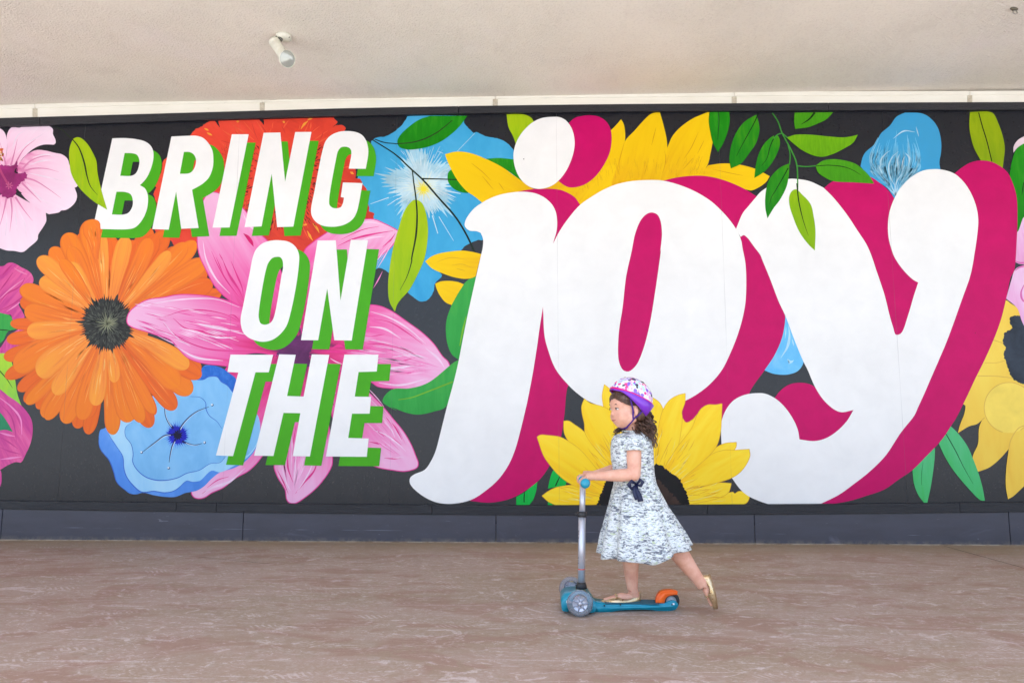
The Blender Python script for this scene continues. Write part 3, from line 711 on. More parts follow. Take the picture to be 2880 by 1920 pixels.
for dx, (s, dot) in enumerate((('C:940,800 900,750 868,680 858,600 852,550', 'C:855,512'), ('C:985,840 1020,770 1090,690 1160,640 1265,600', 'C:1297,583'), ('C:1020,915 1080,940 1140,950 1205,935', 'C:1227,928'), ('C:965,885 930,960 910,1040 900,1110', 'C:897,1162'), ('C:945,855 860,865 780,920 700,980 655,1015', 'C:648,1018'))):
    pl = smooth(P(s), False)
    o = ribbon('filament', [(pl, (6, 3.4, 1.2))], flat('101860'), tg)
    ribbon('filament_light', [([p_ + Vector((1.4, 1.2)) for p_ in pl[2:-2]], (2, 1.3, .5))], flat('cfe2f4'), tg)
    d = Vector(P(dot)[0][:2])
    sheet('anther', [d + Vector((math.cos(a), math.sin(a))) * 3.8 for a in [k * .5236 for k in range(12)]], flat('1a2a70'), tg)
    sheet('anther', [d + Vector((-1, -1)) + Vector((math.cos(a), math.sin(a))) * 2.6 for a in [k * .5236 for k in range(12)]], flat('eef4fa'), tg)

# --- gerbera
GC = Vector((301.5, 911))
def gmats():
    a = streaky('ger_back', [(0, 'd4602e'), (.5, 'ee6a28'), (1, 'f27622')], across=12, along=1, amp=.8, grad=.4, edge='d55a28', bias=.2)
    b = streaky('ger_mid', [(0, 'e06a34'), (.4, 'f47e2c'), (1, 'f88a22')], across=12, along=1, amp=.8, grad=.5, edge='de642c', bias=.15)
    c = streaky('ger_front', [(0, 'ea7c40'), (.4, 'f8923e'), (1, 'fca63c')], across=12, along=1, amp=.8, grad=.6, edge='ea7a34', bias=.15)
    return a, b, c
gm_ = gmats()
ger = sheet('painted_gerbera', [GC + Vector((math.cos(a), math.sin(a))) * 118 for a in [k * math.pi / 30 for k in range(60)]], flat('e87a3c'), hoard)
tag(ger, 'big orange gerbera daisy with a dark centre')
def gpetal(tipx, tipy, wd, mi, point=0.0, bend=0.0, parent=ger, center=GC, mats=gm_, start=.12):
    """petal as a strip from centre to tip; u along, v across"""
    T = Vector((tipx, tipy)); ax = T - center; L = ax.length; d = ax / L; e = Vector((-d.y, d.x))
    n = 22; off = nextoff(); vs = []; uv = []; fs = []
    cols_ = (-1, -.8, -.4, 0, .4, .8, 1)
    for i in range(n + 1):
        t = 1 - (1 - i / n) ** 1.8
        hw = wd / 2 * (min(1, .30 + 1.0 * t) if t < .8 else 1.0)
        hw = wd / 2 * (.22 + .78 * min(1, t / .68) ** 1.0)
        if t > .82:
            q = (t - .82) / .18; hw *= max(0, (1 - q ** (2.4 - point * 1.1))) ** (.5 + .35 * point)
        u = start + (1 - start) * t
        mid = center + d * (u * L) + e * bend * math.sin(math.pi * t) * L
        mid += e * noise.noise(Vector((tipx * .1, t * 2, 3))) * 4
        for v in cols_:
            q = mid + e * hw * v * (1 + .07 * noise.noise(Vector((tipx, t * 3, v))))
            vs.append(wall(q.x, q.y, off)); uv.append((t, v))
    m = len(cols_)
    for i in range(n):
        for k in range(m - 1):
            a = i * m + k; f = (a, a + m, a + m + 1, a + 1); fs.append(f)
    me = bpy.data.meshes.new('petal'); me.from_pydata([tuple(v) for v in vs], [], fs); me.update()
    l1 = me.uv_layers.new(name='along'); l2 = me.uv_layers.new(name='edge')
    for lp in me.loops:
        u, v = uv[lp.vertex_index]; l1.data[lp.index].uv = (u, v * .16 + tipx * .37 + tipy * .11); l2.data[lp.index].uv = (u, v)
    ob = link('petal', me, mats[mi], parent)
    if wd > 30:
        rq = random.Random(int(tipx * 7 + tipy * 13)); pa = []; pb = []
        for j in range(9):
            v = rq.uniform(-.75, .75); t0 = rq.uniform(.15, .6); t1 = min(.93, t0 + rq.uniform(.15, .35)); li = []
            for q in range(6):
                t = t0 + (t1 - t0) * q / 5; hw = wd / 2 * (.22 + .78 * min(1, t / .68)) * v
                if t > .82: hw *= 1 - ((t - .82) / .18) * .6
                li.append(center + d * ((start + (1 - start) * t) * L) + e * (hw + bend * math.sin(math.pi * t) * L))
            (pa if j % 2 else pb).append((li, (.4, rq.uniform(1.2, 4.0), .4)))
        GLINES[0].append(pa); GLINES[1].append(pb)
        ribbon('petal_line', pa, flat(('dc6226', 'e67430', 'f08a40')[mi]), ob if parent is hoard else parent, off + STEP * .4)
        ribbon('petal_line', pb, flat(('f78c44', 'fb9c4c', 'ffb866')[mi]), ob if parent is hoard else parent, off + STEP * .4)
    return ob
GLINES = [[], []]
def T_(s): p_ = P(s)[0]; return p_[0], p_[1]
gp = []
for s in ('B:60,770|40|0', 'B:95,620|34|0', 'B:35,935|42|0', 'B:45,1110|42|0', 'B:165,1235|40|0', 'B:225,1340|42|0', 'B:340,1400|42|0', 'B:520,1300|70|0', 'C:50,798|46|0', 'C:152,852|44|0', 'B:800,1490|44|0',
          'B:1040,1640|46|1', 'B:1240,1500|64|1', 'B:1380,1575|50|0', 'B:1428,1455|36|0', 'B:1610,1408|52|0', 'B:1760,1260|60|1', 'B:1845,1060|62|0', 'B:1850,1105|50|0',
          'A:735,1165|36|0', 'A:1000,1180|60|0', 'A:1380,1110|52|0', 'A:1530,1140|56|0', 'A:1650,1295|50|0', 'B:1900,140|56|0', 'B:2035,330|44|0', 'B:1950,240|60|0', 'A:470,1395|40|0', 'B:185,410|48|0',
          'A:1440,1180|50|0', 'B:180,300|46|0', 'A:1250,1230|60|0'):
    t, wd, mi = s.split('|'); gp.append((T_(t), float(wd), int(mi)))
for (x, y), wd, mi in gp: gpetal(x, y, wd, mi)
gp = []
for s in ('B:395,1480|56|1', 'B:420,1500|40|1', 'B:590,1535|52|1', 'B:740,1500|52|1', 'B:240,1355|40|1', 'B:1190,1525|56|1', 'B:1300,1530|44|1', 'B:1420,1440|34|1', 'A:820,1038|68|1', 'A:1800,1240|50|1', 'A:1900,1420|56|1', 'A:475,1290|50|1', 'B:190,290|52|1',
          'A:1640,1330|44|1', 'B:1900,60|44|1', 'A:600,1165|62|1', 'A:1720,1260|46|1', 'B:1150,760|1|1'):
    t, wd, mi = s.split('|'); gp.append((T_(t), float(wd), int(mi)))
for (x, y), wd, mi in gp[:-1]: gpetal(x, y, wd, mi)
for s in ('B:370,210|52|2|.03', 'A:350,1385|52|2|.02', 'A:640,1290|46|1|0', 'B:225,500|56|1|-.03', 'B:130,1030|70|1|.05', 'B:345,1090|66|2|.04', 'B:248,690|50|2|0', 'B:500,1268|50|2|.03', 'B:868,1372|46|2|0', 'B:1640,1195|66|1|-.03', 'B:1735,1015|52|2|-.03', 'B:1050,1160|34|2|0',
          'A:930,1160|32|2|0', 'A:1160,1195|48|2|0', 'A:1385,1215|48|1|.02', 'A:1160,1190|30|2|.01', 'B:640,60|44|2|0', 'B:560,30|36|1|0', 'A:1560,1330|40|2|.02'):
    t, wd, mi, bd = s.split('|'); gpetal(*T_(t), float(wd), int(mi), bend=float(bd))
cr = lambda c, rx, ry, n, a0, nm, mt, sd: burst(nm, c, a0, 1, n, mt, ger, sd)
random.seed(12)
pl = []
for k in range(150):
    a = 2 * math.pi * k / 150; r = (66 if k % 2 else 76) * random.uniform(.93, 1.07)
    if k % 11 == 0: r = random.uniform(82, 92)
    pl.append(GC + Vector((math.cos(a) * 1.0, math.sin(a) * 1.03)) * r)
sheet('centre', pl, flat('353634', var=.3), ger)
s1, s2, s3 = [], [], []
for k in range(420):
    a = random.uniform(0, 6.283); d = Vector((math.cos(a), math.sin(a))); r0 = random.uniform(12, 62); L = random.uniform(8, 16)
    e = Vector((-d.y, d.x)) * random.uniform(-3, 3); q = GC + d * r0
    (s1 if k % 2 else s2).append(([q, q + d * L * .5 + e, q + d * L], (.6, random.uniform(1.5, 3), .4)))
for k in range(46):
    a = random.uniform(0, 6.283); d = Vector((math.cos(a), math.sin(a))); s3.append(([GC + d * 2, GC + d * random.uniform(16, 36)], (2.5, 1.8, .4)))
tag(ribbon('centre_strokes', s1, flat('1e1f1e'), ger), kind='stuff'); tag(ribbon('centre_strokes', s2, flat('565850'), ger), kind='stuff')
tag(ribbon('centre_strokes', s3, flat('8b8e72'), ger), kind='stuff')

# --- the left lily petal laps over the gerbera
petal_outline('petal', pts[4][0], lily, lo, LB, 'e63c96', 2.6, tip=pts[4][1])
petal_outline('petal', pts[6][0], lily, lo, LB, 'e63c96', 2.6, tip=pts[6][1])
ribbon('dark_stroke', [(smooth(P(q), False), (.8, wd, .8)) for q, wd in dk[:9]], flat('e2368a'), lo)
ribbon('light_stroke', [(smooth(P(q), False), (.8, wd, .8)) for q, wd in lt[:6] + lt[-1:]], flat('f8d2ea'), lo)
fr = random.Random(77); fa, fb = [], []
for k in range(70):
    u = fr.random(); v = fr.random(); x = 1230 + 900 * u; mid = 520 + 180 * u; h_ = 130 + 150 * math.sin(math.pi * min(1, u * .8 + .15)); y = mid + (v - .45) * h_ * 1.1
    q = P('B:%f,%f %f,%f %f,%f' % (x, y, x + 70, y + 14 + 20 * (v - .3), x + 150, y + 34 + 40 * (v - .3)))
    (fa if k % 2 else fb).append((smooth(q, False), (.5, fr.uniform(1.5, 4), .5)))
ribbon('fine_stroke', fa, flat('e850a0'), lo); ribbon('fine_stroke', fb, flat('f8cfe8'), lo)
sheet('red_slit', smooth(P('F:600,182! 650,205 690,260 697,308! 660,270 625,220')), flat('d01868'), lo)
sheet('throat', jagged(smooth(P('F:960,1210 1050,1160 1130,1120 1220,1150 1240,1230 1200,1300 1230,1390 1100,1400 1060,1330 900,1300 920,1270 1000,1260')), 6, .2), flat('642a60', var=.35), lo)

# --- green leaves round the letter j
leaf('G:1685,550 1720,480 1790,435 1930,430 2100,380 2352,185 I:625,1022 500,1450 400,1490 300,1515 230,1520 130,1500 0,1450 G:1820,635 1720,585', G_em, 'G:1830,535 1950,515 2100,460 2330,370', '7ab82c', (2, 3.5, 4))
leaf('I:783,252! 720,275 660,330 600,400 550,530 510,650 503,760 520,880 560,970 625,1020! 800,620 830,300', G_em)
ribbon('yellow_smudge', [(smooth(P('I:690,620 660,740 630,890'), False), (2, 5, 2))], flat('7ab82c'), hoard)
leaf('H:780,660 790,600 860,560 960,560 990,700 970,795! 900,785 830,750 790,700', G_dark)
leaf('H:1135,480! 1250,472 1385,485! 1500,600 1465,690! 1350,600 1230,530', G_dark)
leaf('H:960,86! 620,86! 520,120 420,190 340,270 318,320 335,370 400,393 480,393 600,370 720,320 830,240 900,170', G_dark, 'H:300,342 450,330 560,300 680,240 760,180 825,125', '28301c', (2.4, 3.4, 2))
stem = flat('1c2c20', .8)
st_ = tag(line('painted_stem', 'H:90,305 300,440 430,560 560,680 700,840 850,1010 950,1170 1030,1340', (3, 5, 5), stem, hoard), 'dark painted stem over the blue blossom')
ribbon('twig', [(smooth(P('H:110,300 200,330 320,342'), False), (3, 2.6, 2.2)), (smooth(P('H:540,662 700,665 870,672'), False), (4, 3, 3))], stem, st_)
leaf('H:1322,72! 1400,70 1490,75 1550,105 1575,145! 1480,240 1408,345! 1380,270 1340,190', G_lime)
leaf('H:480,855 540,880 580,970 600,1100 F:2295,250 2265,420 2200,570 2130,700 2050,790 2015,840 1995,903! 1945,810 1932,700 1940,550 1975,330 2030,130 H:370,990 420,900', G_lime, 'H:455,580 470,700 490,850 500,1000 490,1180 450,1400 F:2150,430 2110,570 2042,705', '24341c', (3, 5.5, 1))

# --- sunflowers
sun = streaky('sunflower_top', [(0, 'b98a14'), (.14, 'd2960c'), (.34, 'eab408'), (.6, 'f2c404'), (1, 'f6cc08')], across=14, along=1.3, amp=.5, grad=.9, bias=.1)
sunb = streaky('sunflower_low', [(0, 'ea9c1c'), (.25, 'f6be1c'), (.55, 'fbd024'), (1, 'fddc3a')], across=13, along=1.3, amp=.8, grad=.5, bias=.2, k=1.0)
sf = sheet('painted_sunflower', smooth(P('H:1560,700 1750,650 1900,600 2150,500 2352,450 K:440,560 900,560 1200,640 1300,700 900,770 400,812 100,990! H:1990,862 1900,792 1800,757 1650,775')), flat('d9a516', var=.2), hoard)
tag(sf, 'yellow sunflower petals above the big letters')
SB = 'K:600,1400'
for s, b, t in (('H:757,438! 830,418 900,413 1000,430 1130,480 1280,555 1400,640 1500,710 1560,750 1700,800 1400,830 1200,840 1100,884! 1020,820 960,780 880,690 810,570 770,480', 'H:1900,1000', 'H:757,438'),
             ('K:480,182! 505,230 517,310 515,380 500,450 480,600 300,850 0,1000 -150,950 -60,800 200,650 350,500 385,285! 430,240', 'K:-50,1150', 'K:480,180'),
             ('K:-200,830 0,700 250,640 440,600 480,700 400,812 100,975 0,990', 'K:0,1200', 'K:450,620'),
             ('K:1280,605! 1380,590 1470,588 1600,605 1720,640 1800,680 1845,705! 1810,760 1740,810 1680,835 1640,830 1400,760 1180,720 1230,660', 'K:700,800', 'K:1845,705'),
             ('K:835,117! 860,200 885,300 900,380 902,500 880,650 850,760 400,815 440,620 515,385 600,290 690,190 760,130', 'K:600,1050', 'K:835,110'),
             ('K:1290,112! 1285,200 1295,280 1322,390! 1300,500 1275,600 1240,650 1180,720 850,760 880,600 905,440! 950,340 1020,260 1130,180 1230,135', 'K:850,1050', 'K:1290,110')):
    o = petal_outline('petal', s, sun, sf, b, tip=t)
rr = random.Random(4); br = []; br2 = []
for k in range(210):
    x = rr.uniform(60, 1260); y = 735 - (x > 500) * (x - 500) * .03 - rr.uniform(0, 150) + max(0, 420 - x) * .42
    L = rr.uniform(25, 80); a = math.radians(-90 + (x - 650) * .035 + rr.uniform(-12, 12))
    q = P('K:%f,%f %f,%f' % (x, y, x + math.cos(a) * L, y + math.sin(a) * L))
    (br if k % 2 else br2).append(([Vector(v[:2]) for v in q], (.6, rr.uniform(1.5, 4), .5)))
tag(ribbon('brown_strokes', br, flat('c98c1c'), sf), kind='stuff'); tag(ribbon('brown_strokes', br2, flat('eab90c'), sf), kind='stuff')
ribbon('petal_line', [(smooth(P(q), False), (.8, 2.6, .8)) for q in ('K:880,470 890,560 860,680', 'K:1190,300 1120,450 1060,540', 'K:1240,380 1180,500', 'K:800,260 760,420', 'K:510,390 470,540 450,620', 'K:1140,540 1050,640', 'K:720,600 690,700', 'K:1320,640 1450,670 1600,700', 'H:1000,520 1100,600 1180,680', 'H:1100,640 1200,760', 'H:1250,700 1300,770')], flat('d59c0e'), sf)
o = petal_outline('painted_petal', 'I:313,115! 370,70 450,40 560,22 650,15 760,30 830,48! 800,160 778,250! 740,268 680,275 580,260 450,215 370,175', sun, hoard, 'I:1100,150', tip='I:313,115')
ribbon('petal_line', [(smooth(P(q), False), (.8, 2, .8)) for q in ('I:420,120 550,80 700,100', 'I:560,150 650,140 760,180', 'I:600,180 680,200')], flat('d9a520'), o)
o = petal_outline('painted_petal', 'I:405,320! 450,300 530,293 620,305 668,325! 620,400 555,515! 500,490 450,430 420,370', sun, hoard, 'I:900,520', tip='I:405,320')

LB2 = 'S:1190,1330'
lowsf = sheet('painted_sunflower', smooth(P('S:700,1305! 760,1150 830,1000 930,800 1100,700 1300,750 1500,900 1700,1050 1750,1305!')), flat('f6c032'), hoard)
tag(lowsf, 'half sunflower behind the child with a black centre')
for s, t in (('S:848,198! 900,240 1000,330 1050,600 1000,800 900,850 880,560 840,400 828,300', 'S:848,198'),
             ('S:1200,300 1280,300 1320,335 1360,370 1390,425 1450,700 1400,900 1300,960 1200,900 1150,600', 'S:1320,335'),
             ('S:475,535! 520,532 580,570 650,620 720,700 800,800 880,900 900,1050 700,900 600,800 520,720 480,640', 'S:475,535'),
             ('S:665,328! 720,370 830,400 880,500 950,700 950,950 850,880 760,780 700,700 670,640 665,560 645,470 640,400', 'S:665,328'),
             ('S:275,1220! 330,1180 400,1145 500,1125 600,1120 700,1130 900,1050 900,1250 880,1305! 400,1305! 330,1270', 'S:275,1220'),
             ('S:230,680! 260,662 330,665 440,680 520,720 620,790 720,900 800,1000 900,1100 880,1200 700,1180 600,1140 520,1100 430,1030 350,940 290,850 250,740', 'S:230,680'),
             ('S:2062,728! 2060,770 2040,800 1900,880 1700,1000 1800,850 1880,775 1950,740', 'S:2062,728'),
             ('S:1565,505! 1600,548 1660,520 1720,460 1700,800 1500,1060 1400,950 1450,700', 'S:1720,460'),
             ('S:1985,1195! 2030,1185 2045,1200 2080,1180 2170,1180! 2182,1230 2160,1280 2120,1303! 1620,1305! 1610,1230 1800,1210', 'S:2170,1180'),
             ('S:2015,1105! 2005,1150 1985,1195 1900,1240 1700,1285 1560,1300 1560,1160 1700,1150 1900,1100', 'S:2015,1105'),
             ('S:2180,792! 2187,850 2160,920 2100,1000 2020,1055 1900,1095 1700,1140 1560,1150 1480,1050 1700,930 1850,830 1950,800 2050,800', 'S:2180,792'),
             ('S:1592,280! 1590,360 1560,450 1565,510 1520,800 1440,1000 1340,960 1330,700 1360,520 1390,425 1450,340 1530,295', 'S:1592,280'),
             ('S:1930,375! 1925,500 1915,640 1870,780 1700,950 1500,1080 1400,1000 1500,800 1650,600 1700,480 1740,420 1800,385 1870,385', 'S:1930,375')):
    petal_outline('petal', s, sunb, lowsf, LB2, 'eeb62c', 1.6, tip=t)
rr = random.Random(9); c_ = Vector(P(LB2)[0][:2]); q1, q2 = [], []
for k in range(150):
    a = rr.uniform(-math.pi, 0); r0 = rr.uniform(120, 240); L = rr.uniform(25, 60); d = Vector((math.cos(a) * .95, math.sin(a)))
    if r0 + L > 262 or (c_ + d * r0).y > 1412 or (c_ + d * r0).y < 1190: continue
    e = Vector((-d.y, d.x)) * rr.uniform(-8, 8)
    (q1 if k % 2 else q2).append(([c_ + d * r0, c_ + d * (r0 + L * .5) + e * .3, c_ + d * (r0 + L) + e], (.5, rr.uniform(1.2, 2.8), .4)))
tag(ribbon('petal_strokes', q1, flat('f0ae2c'), lowsf), kind='stuff'); tag(ribbon('petal_strokes', q2, flat('fde678'), lowsf), kind='stuff')
sheet('centre', [min(p_, Vector((p_.x, 1419.5)), key=lambda v: v.y) for p_ in jagged(smooth(P('S:775,1310! 800,1240 830,1170 860,1090 950,990 1100,920 1300,930 1370,940 1450,1000 1530,1060 1580,1140 1610,1210 1628,1310!')), 4.5, .28)], flat('1c1a1c', var=.3), lowsf)
sheet('centre_shade', jagged(smooth(P('S:1260,1000 1330,1060 1420,1150 1500,1230 1560,1306! 1100,1306! 1050,1100 1150,1000')), 6, .2), flat('41302a', var=.45), lowsf)
leaf('J:1150,1295! 1230,1250 1345,1150! 1330,1250 1300,1330 1265,1372! 1150,1372!', G_vivid, 'J:1222,1345 1222,1300 1228,1240', '102010', (3, 3, 2))
lf = leaf('J:1440,1220! 1455,1150 1485,1060 1510,1040 1560,1090 1612,1150 1600,1192! 1480,1210', G_vivid, 'J:1510,1195 1530,1150 1550,1110', '102010', (3, 3, 2))
leaf('J:1440,1340! 1500,1372! 1440,1372!', G_vivid)

# --- right-hand flowers
d_ = leaf('P:2500,380 2352,398 2300,430 2262,500 2235,600 2222,690 2200,900 2200,1250 2290,1222! 2400,1000', G_dark, 'P:2352,760 2340,820 2332,880', '0c2a10')
d_['label'] = 'dark green painted leaf at the right edge'
pk = streaky('right_pink', [(0, 'e49ccc'), (.35, 'ecb2dc'), (.6, 'f0c6e6'), (1, 'e488c4')], across=8, along=1.2, amp=.5, grad=.3, bias=.2)
rp = sheet('painted_flower', smooth(P('P:2255,490! 2258,430 2300,370 2400,330 2400,395 2352,405 2290,445')), flat('e0ccd4'), hoard)
tag(rp, 'pale pink painted flower cut by the right edge')
sheet('petal', smooth(P('P:2200,1240 2290,1218 2352,1080 2420,1060 2420,1490 2320,1512 2262,1490 2200,1490')), pk, rp)
ys = streaky('right_sun', [(0, 'eab03a'), (.4, 'f5cc50'), (.7, 'f9da5c'), (1, 'f2c044')], across=5, along=1.5, amp=.5, grad=.25, bias=.3)
ry = sheet('painted_sunflower', smooth(P('Q:2150,480 2190,472 2230,500 2290,540 2352,640 2500,700 2500,1200 R:2500,750 2352,872 2250,965 2205,990! 2185,870 2190,700 2212,528! 2130,620 2030,700 1930,738! 1880,612 1930,480 1940,330 1968,262! 1920,300 1850,320 1745,382! 1760,320 1805,200 1812,130 1790,118! 1700,0 Q:1700,1400 1900,1000 2100,600')), ys, hoard)
tag(ry, 'pale yellow sunflower at the right edge')
sheet('petal', [Vector(P('R:2215,150')[0][:2]) + Vector((math.cos(a) * 70, math.sin(a) * 71)) for a in [k * math.pi / 24 for k in range(48)]], flat('fadb62', var=.08), ry)
ribbon('petal_line', [([Vector(P('R:2215,150')[0][:2]) + Vector((math.cos(a) * 70, math.sin(a) * 71)) for a in [k * math.pi / 24 for k in range(14, 49)] + [.05, .3, .7, 1.1]], 2), (smooth(P('Q:1925,1165 2100,1168 2250,1185'), False), 2), (smooth(P('Q:2070,835 2160,865'), False), 2), (smooth(P('Q:1990,1045 2100,1045 2180,1025'), False), 1.6), (smooth(P('R:2212,528 2230,450 2300,340 2400,300'), False), 2.4), (smooth(P('R:1968,262 1990,240'), False), 2)], flat('dcae50'), ry)
sheet('centre', jagged(smooth(P('Q:2500,600 2352,600 2300,610 2235,620 2220,670 2245,725 2180,765 2160,870 2187,905 2165,960 2190,1050 2250,1190 2352,1240 2500,1260')), 3, .2), flat('343c48', var=.35), ry)
sheet('petal', smooth(P('Q:2500,150 2330,155 2270,190 2235,290 2188,455! 2290,545 2340,680 2500,950')), pk, rp)
ribbon('petal_line', [(smooth(P('Q:2352,330 2325,400 2340,470 2400,500'), False), (2, 6, 3)), (smooth(P('Q:2270,200 2310,170 2400,150'), False), (2, 5, 2)), (smooth(P('P:2265,1480 2320,1500 2400,1490'), False), (2, 5, 2))], flat('dc6ab0'), rp)
leaf('R:1535,520! 1530,620 1500,850 1463,1027! 1437,1027! 1380,950 1340,840 1328,725! 1450,560', G_low, 'R:1425,650 1412,750 1410,860', '2f8a50', (1, 2, 1))
leaf('R:1680,320! 1750,390 1830,500 1880,610 1930,740 1970,880 1993,1003! 1955,1000 1850,900 1700,720 1620,590 1570,480!', G_low, 'R:1635,390 1720,540 1800,700 1885,850', '23603c', (3, 2.4, .8))
bp = streaky('right_blue', [(0, '3aa2da'), (.5, '3f9fd0'), (1, '389ccc')], across=4, along=3, amp=.6, grad=.3, bias=.2)
rb = sheet('painted_petal', smooth(P('P:1260,120! 1420,130 1500,180 1560,260 1590,380 1590,480 1575,580 1585,645! 1400,800 1240,1000 1165,915! 1100,820 1000,750 940,715 850,615! 870,530 900,480 970,420 1010,360 1040,310 1120,240 1180,160')), bp, hoard)
tag(rb, 'large blue petal with white brush lines')
rr = random.Random(6); q1 = []
for k in range(170):
    t = rr.uniform(-1, 1); top = rr.uniform(.25, 1.0)
    x1 = 1170 + t * 250 * (1 if t > 0 else .9); y1 = 880 - (560 if abs(t) < .6 else 400) * top
    q = P('P:%f,%f %f,%f %f,%f' % (1165 + t * 60 * rr.random(), 880 - 120 * rr.random(), 1165 + t * 235, 650 - 130 * top + 40 * abs(t), 1185 + t * 170, 880 - 600 * top))
    u0 = rr.uniform(0, .5); pl = smooth(q, False); i0 = int(u0 * len(pl)); q1.append((pl[i0:i0 + rr.randint(8, 22)], (.5, rr.uniform(.8, 2.0), .4)))
ribbon('pale_stroke', [(k[0], (.8, k[1][1] * 3.6, .8)) for k in q1 if len(k[0]) > 2], flat('55aedd'), rb)
ribbon('pale_stroke', [(k[0], (.6, k[1][1] * 2.2, .6)) for k in q1[::2] if len(k[0]) > 2], flat('76bee2'), rb)
ribbon('white_stroke', [k for k in q1[::5] if len(k[0]) > 2], flat('9acce4'), rb)
ribbon('white_stroke', [(smooth(P(q), False), (.6, wd, .6)) for q, wd in (('P:1040,640 1035,560 1080,500 1120,470', 4), ('P:1180,820 1120,700 1110,600 1150,520 1200,480', 4), ('P:1200,650 1190,560 1210,500', 5), ('P:1290,600 1300,540 1260,490', 6), ('P:1350,300 1250,290 1150,360', 4), ('P:1230,640 1240,560 1260,520', 4), ('P:1175,840 1180,760 1230,680', 4), ('P:1060,690 1010,600', 3), ('P:1385,340 1360,250', 3))], flat('b0d4e6'), rb)
ribbon('white_stroke', [([Vector(P('P:1172,880')[0][:2]), Vector(P('P:%d,%d' % (x, y))[0][:2])], (5, 2.5, .6)) for x, y in ((1120, 760), (1160, 750), (1200, 760), (1240, 770), (1085, 790))], flat('a9d2ea'), rb)
rb2 = sheet('painted_petal', smooth(P('M:1640,600! 1665,615! 1760,800 1830,1030 1812,1080 1770,1125 1700,1150 1640,1155 1550,1145 1460,1110! 1500,900 1600,700')), bl('right_blue_low', '62bcf0', '74c6f6', '8ed0f4'), hoard)
ribbon('white_stroke', [(smooth(P(q), False), (1, wd, 1)) for q, wd in (('M:1690,700 1700,800 1680,900 1640,970 1620,1000', 8), ('M:1680,1010 1710,1040 1740,1020', 9), ('M:1725,830 1740,890', 4), ('M:1670,720 1660,820', 3), ('M:1700,1060 1690,1020', 4))], flat('b4dff6'), rb2)
leaf('P:1855,116! 2030,113 2070,130 2120,230 2160,350 2175,450 2165,560 2155,640! 2050,600 1960,570! 1900,460 1870,370 1850,250', gmat('7f9f04', '92aa06', 'a0b608', 'olive'), 'P:1935,120 1970,250 2010,380 2057,570', '202c08', (3, 3.4, 3))

# --- lettering: shadows first, faces above
SH = flat('46a418', 1.0, var=.04); WH = flat('f3f2f0', .93, var=.028)
MG = flat('c20060', .97, var=.07)
nbw = WH
letters = [
 ('R', 'A:1575,275! 1750,268 1800,268 1860,285 1910,330 1950,400 1960,470 1955,560 1920,650 1860,710 1765,765! 1825,1115! 1665,1122! 1618,780! 1550,1130! 1398,1125!', ['A:1690,417! 1740,418 1775,435 1800,480 1795,540 1770,590 1740,612 1652,618!'], (30, 23)),
 ('B', 'A:1032,292! 1150,290 1250,300 1330,320 1380,355 1405,400 1410,470 1390,560 1350,650 1310,700 1285,722! 1330,750 1355,800 1360,870 1345,960 1300,1050 1240,1110 1180,1125 945,1125! 852,1122!', ['A:1145,427! 1220,430 1260,445 1280,490 1275,550 1250,610 1210,635 1105,636!', 'A:1070,782! 1150,785 1200,805 1220,860 1215,920 1180,975 1130,992 1028,990!'], (23, 24.5)),
 ('I', 'A:2130,255! 2285,255! 2110,1110! 1952,1112!', [], (19.5, 23.5)),
 ('N', 'E:497,362! 728,358! 793,1035! 932,352! 1156,350! F:1062,122! 913,127! E:608,925! F:770,120! 613,127!', [], (20.5, 25)),
 ('G', 'E:1670,855! 1905,858! 1940,640 1932,540 1905,460 1850,390 1760,350 1640,338 1530,350 1420,400 1350,480 1310,600 1200,1150 F:1224,-30 1232,25 1270,80 1330,113 1400,123 1470,120 1540,100 1600,60 1640,0 E:1862,1055! 1590,1045! 1560,1245! 1605,1255! 1590,1330 1560,1385 1510,1400 1450,1395 1408,1360 1400,1290 1500,700 1520,620 1560,565 1620,553 1670,565 1702,600 1705,660', [], (22, 21)),
 ('O', 'F:940,248 1020,262 1080,305 1112,370 1115,440 1090,650 1040,900 1000,1030 940,1110 870,1160 800,1178 730,1172 650,1140 600,1090 580,1020 578,960 600,850 660,550 690,400 720,330 780,275 860,250', ['F:940,402 962,430 967,500 955,560 880,960 850,1005 800,1022 760,1008 745,960 745,900 810,520 835,450 870,410 905,400'], (30, 23)),
 ('N', 'F:1285,250! 1452,248! 1495,800! 1590,243! 1748,247! 1598,1167! 1438,1165! 1373,690! 1290,1165! 1132,1163!', [], (31, 25.5)),
 ('T', 'G:288,120! 680,122! 640,283! 518,283! 312,1052! 155,1045! 360,285! 260,280!', [], (28, 26)),
 ('H', 'G:735,118! 888,122! 808,500! 960,505! 1035,118! 1196,122! 1018,1055! 860,1052! 930,658! 775,655! 683,1050! 505,1048!', [], (32, 26)),
 ('E', 'G:1335,120! 1648,120! 1632,275! 1465,280! 1430,505! 1580,508! 1567,662! 1405,662! 1370,885! 1558,890! 1540,1058! 1165,1055!', [], (35, 26.5))]
for ch, s, hs, (dx, dy) in letters:
    sh = lambda pl: [p_ + Vector((dx, dy)) for p_ in pl]
    o = sheet('letter_shadow', sh(smooth(P(s))), SH, hoard, holes=[sh(smooth(P(h_))) for h_ in hs]); o['label'] = 'green drop shadow of the letter ' + ch
for ch, s, hs, sh in letters:
    o = sheet('letter', smooth(P(s)), WH, hoard, holes=[smooth(P(h_)) for h_ in hs]); o['label'] = 'white letter ' + ch
gpetal(*T_('A:835,1035'), 50, 1, start=.62)
ribbon('petal_line', [(smooth(P('A:860,1060 900,1120'), False), (1, 1.5, 1))], flat('ea8a40'), ger)
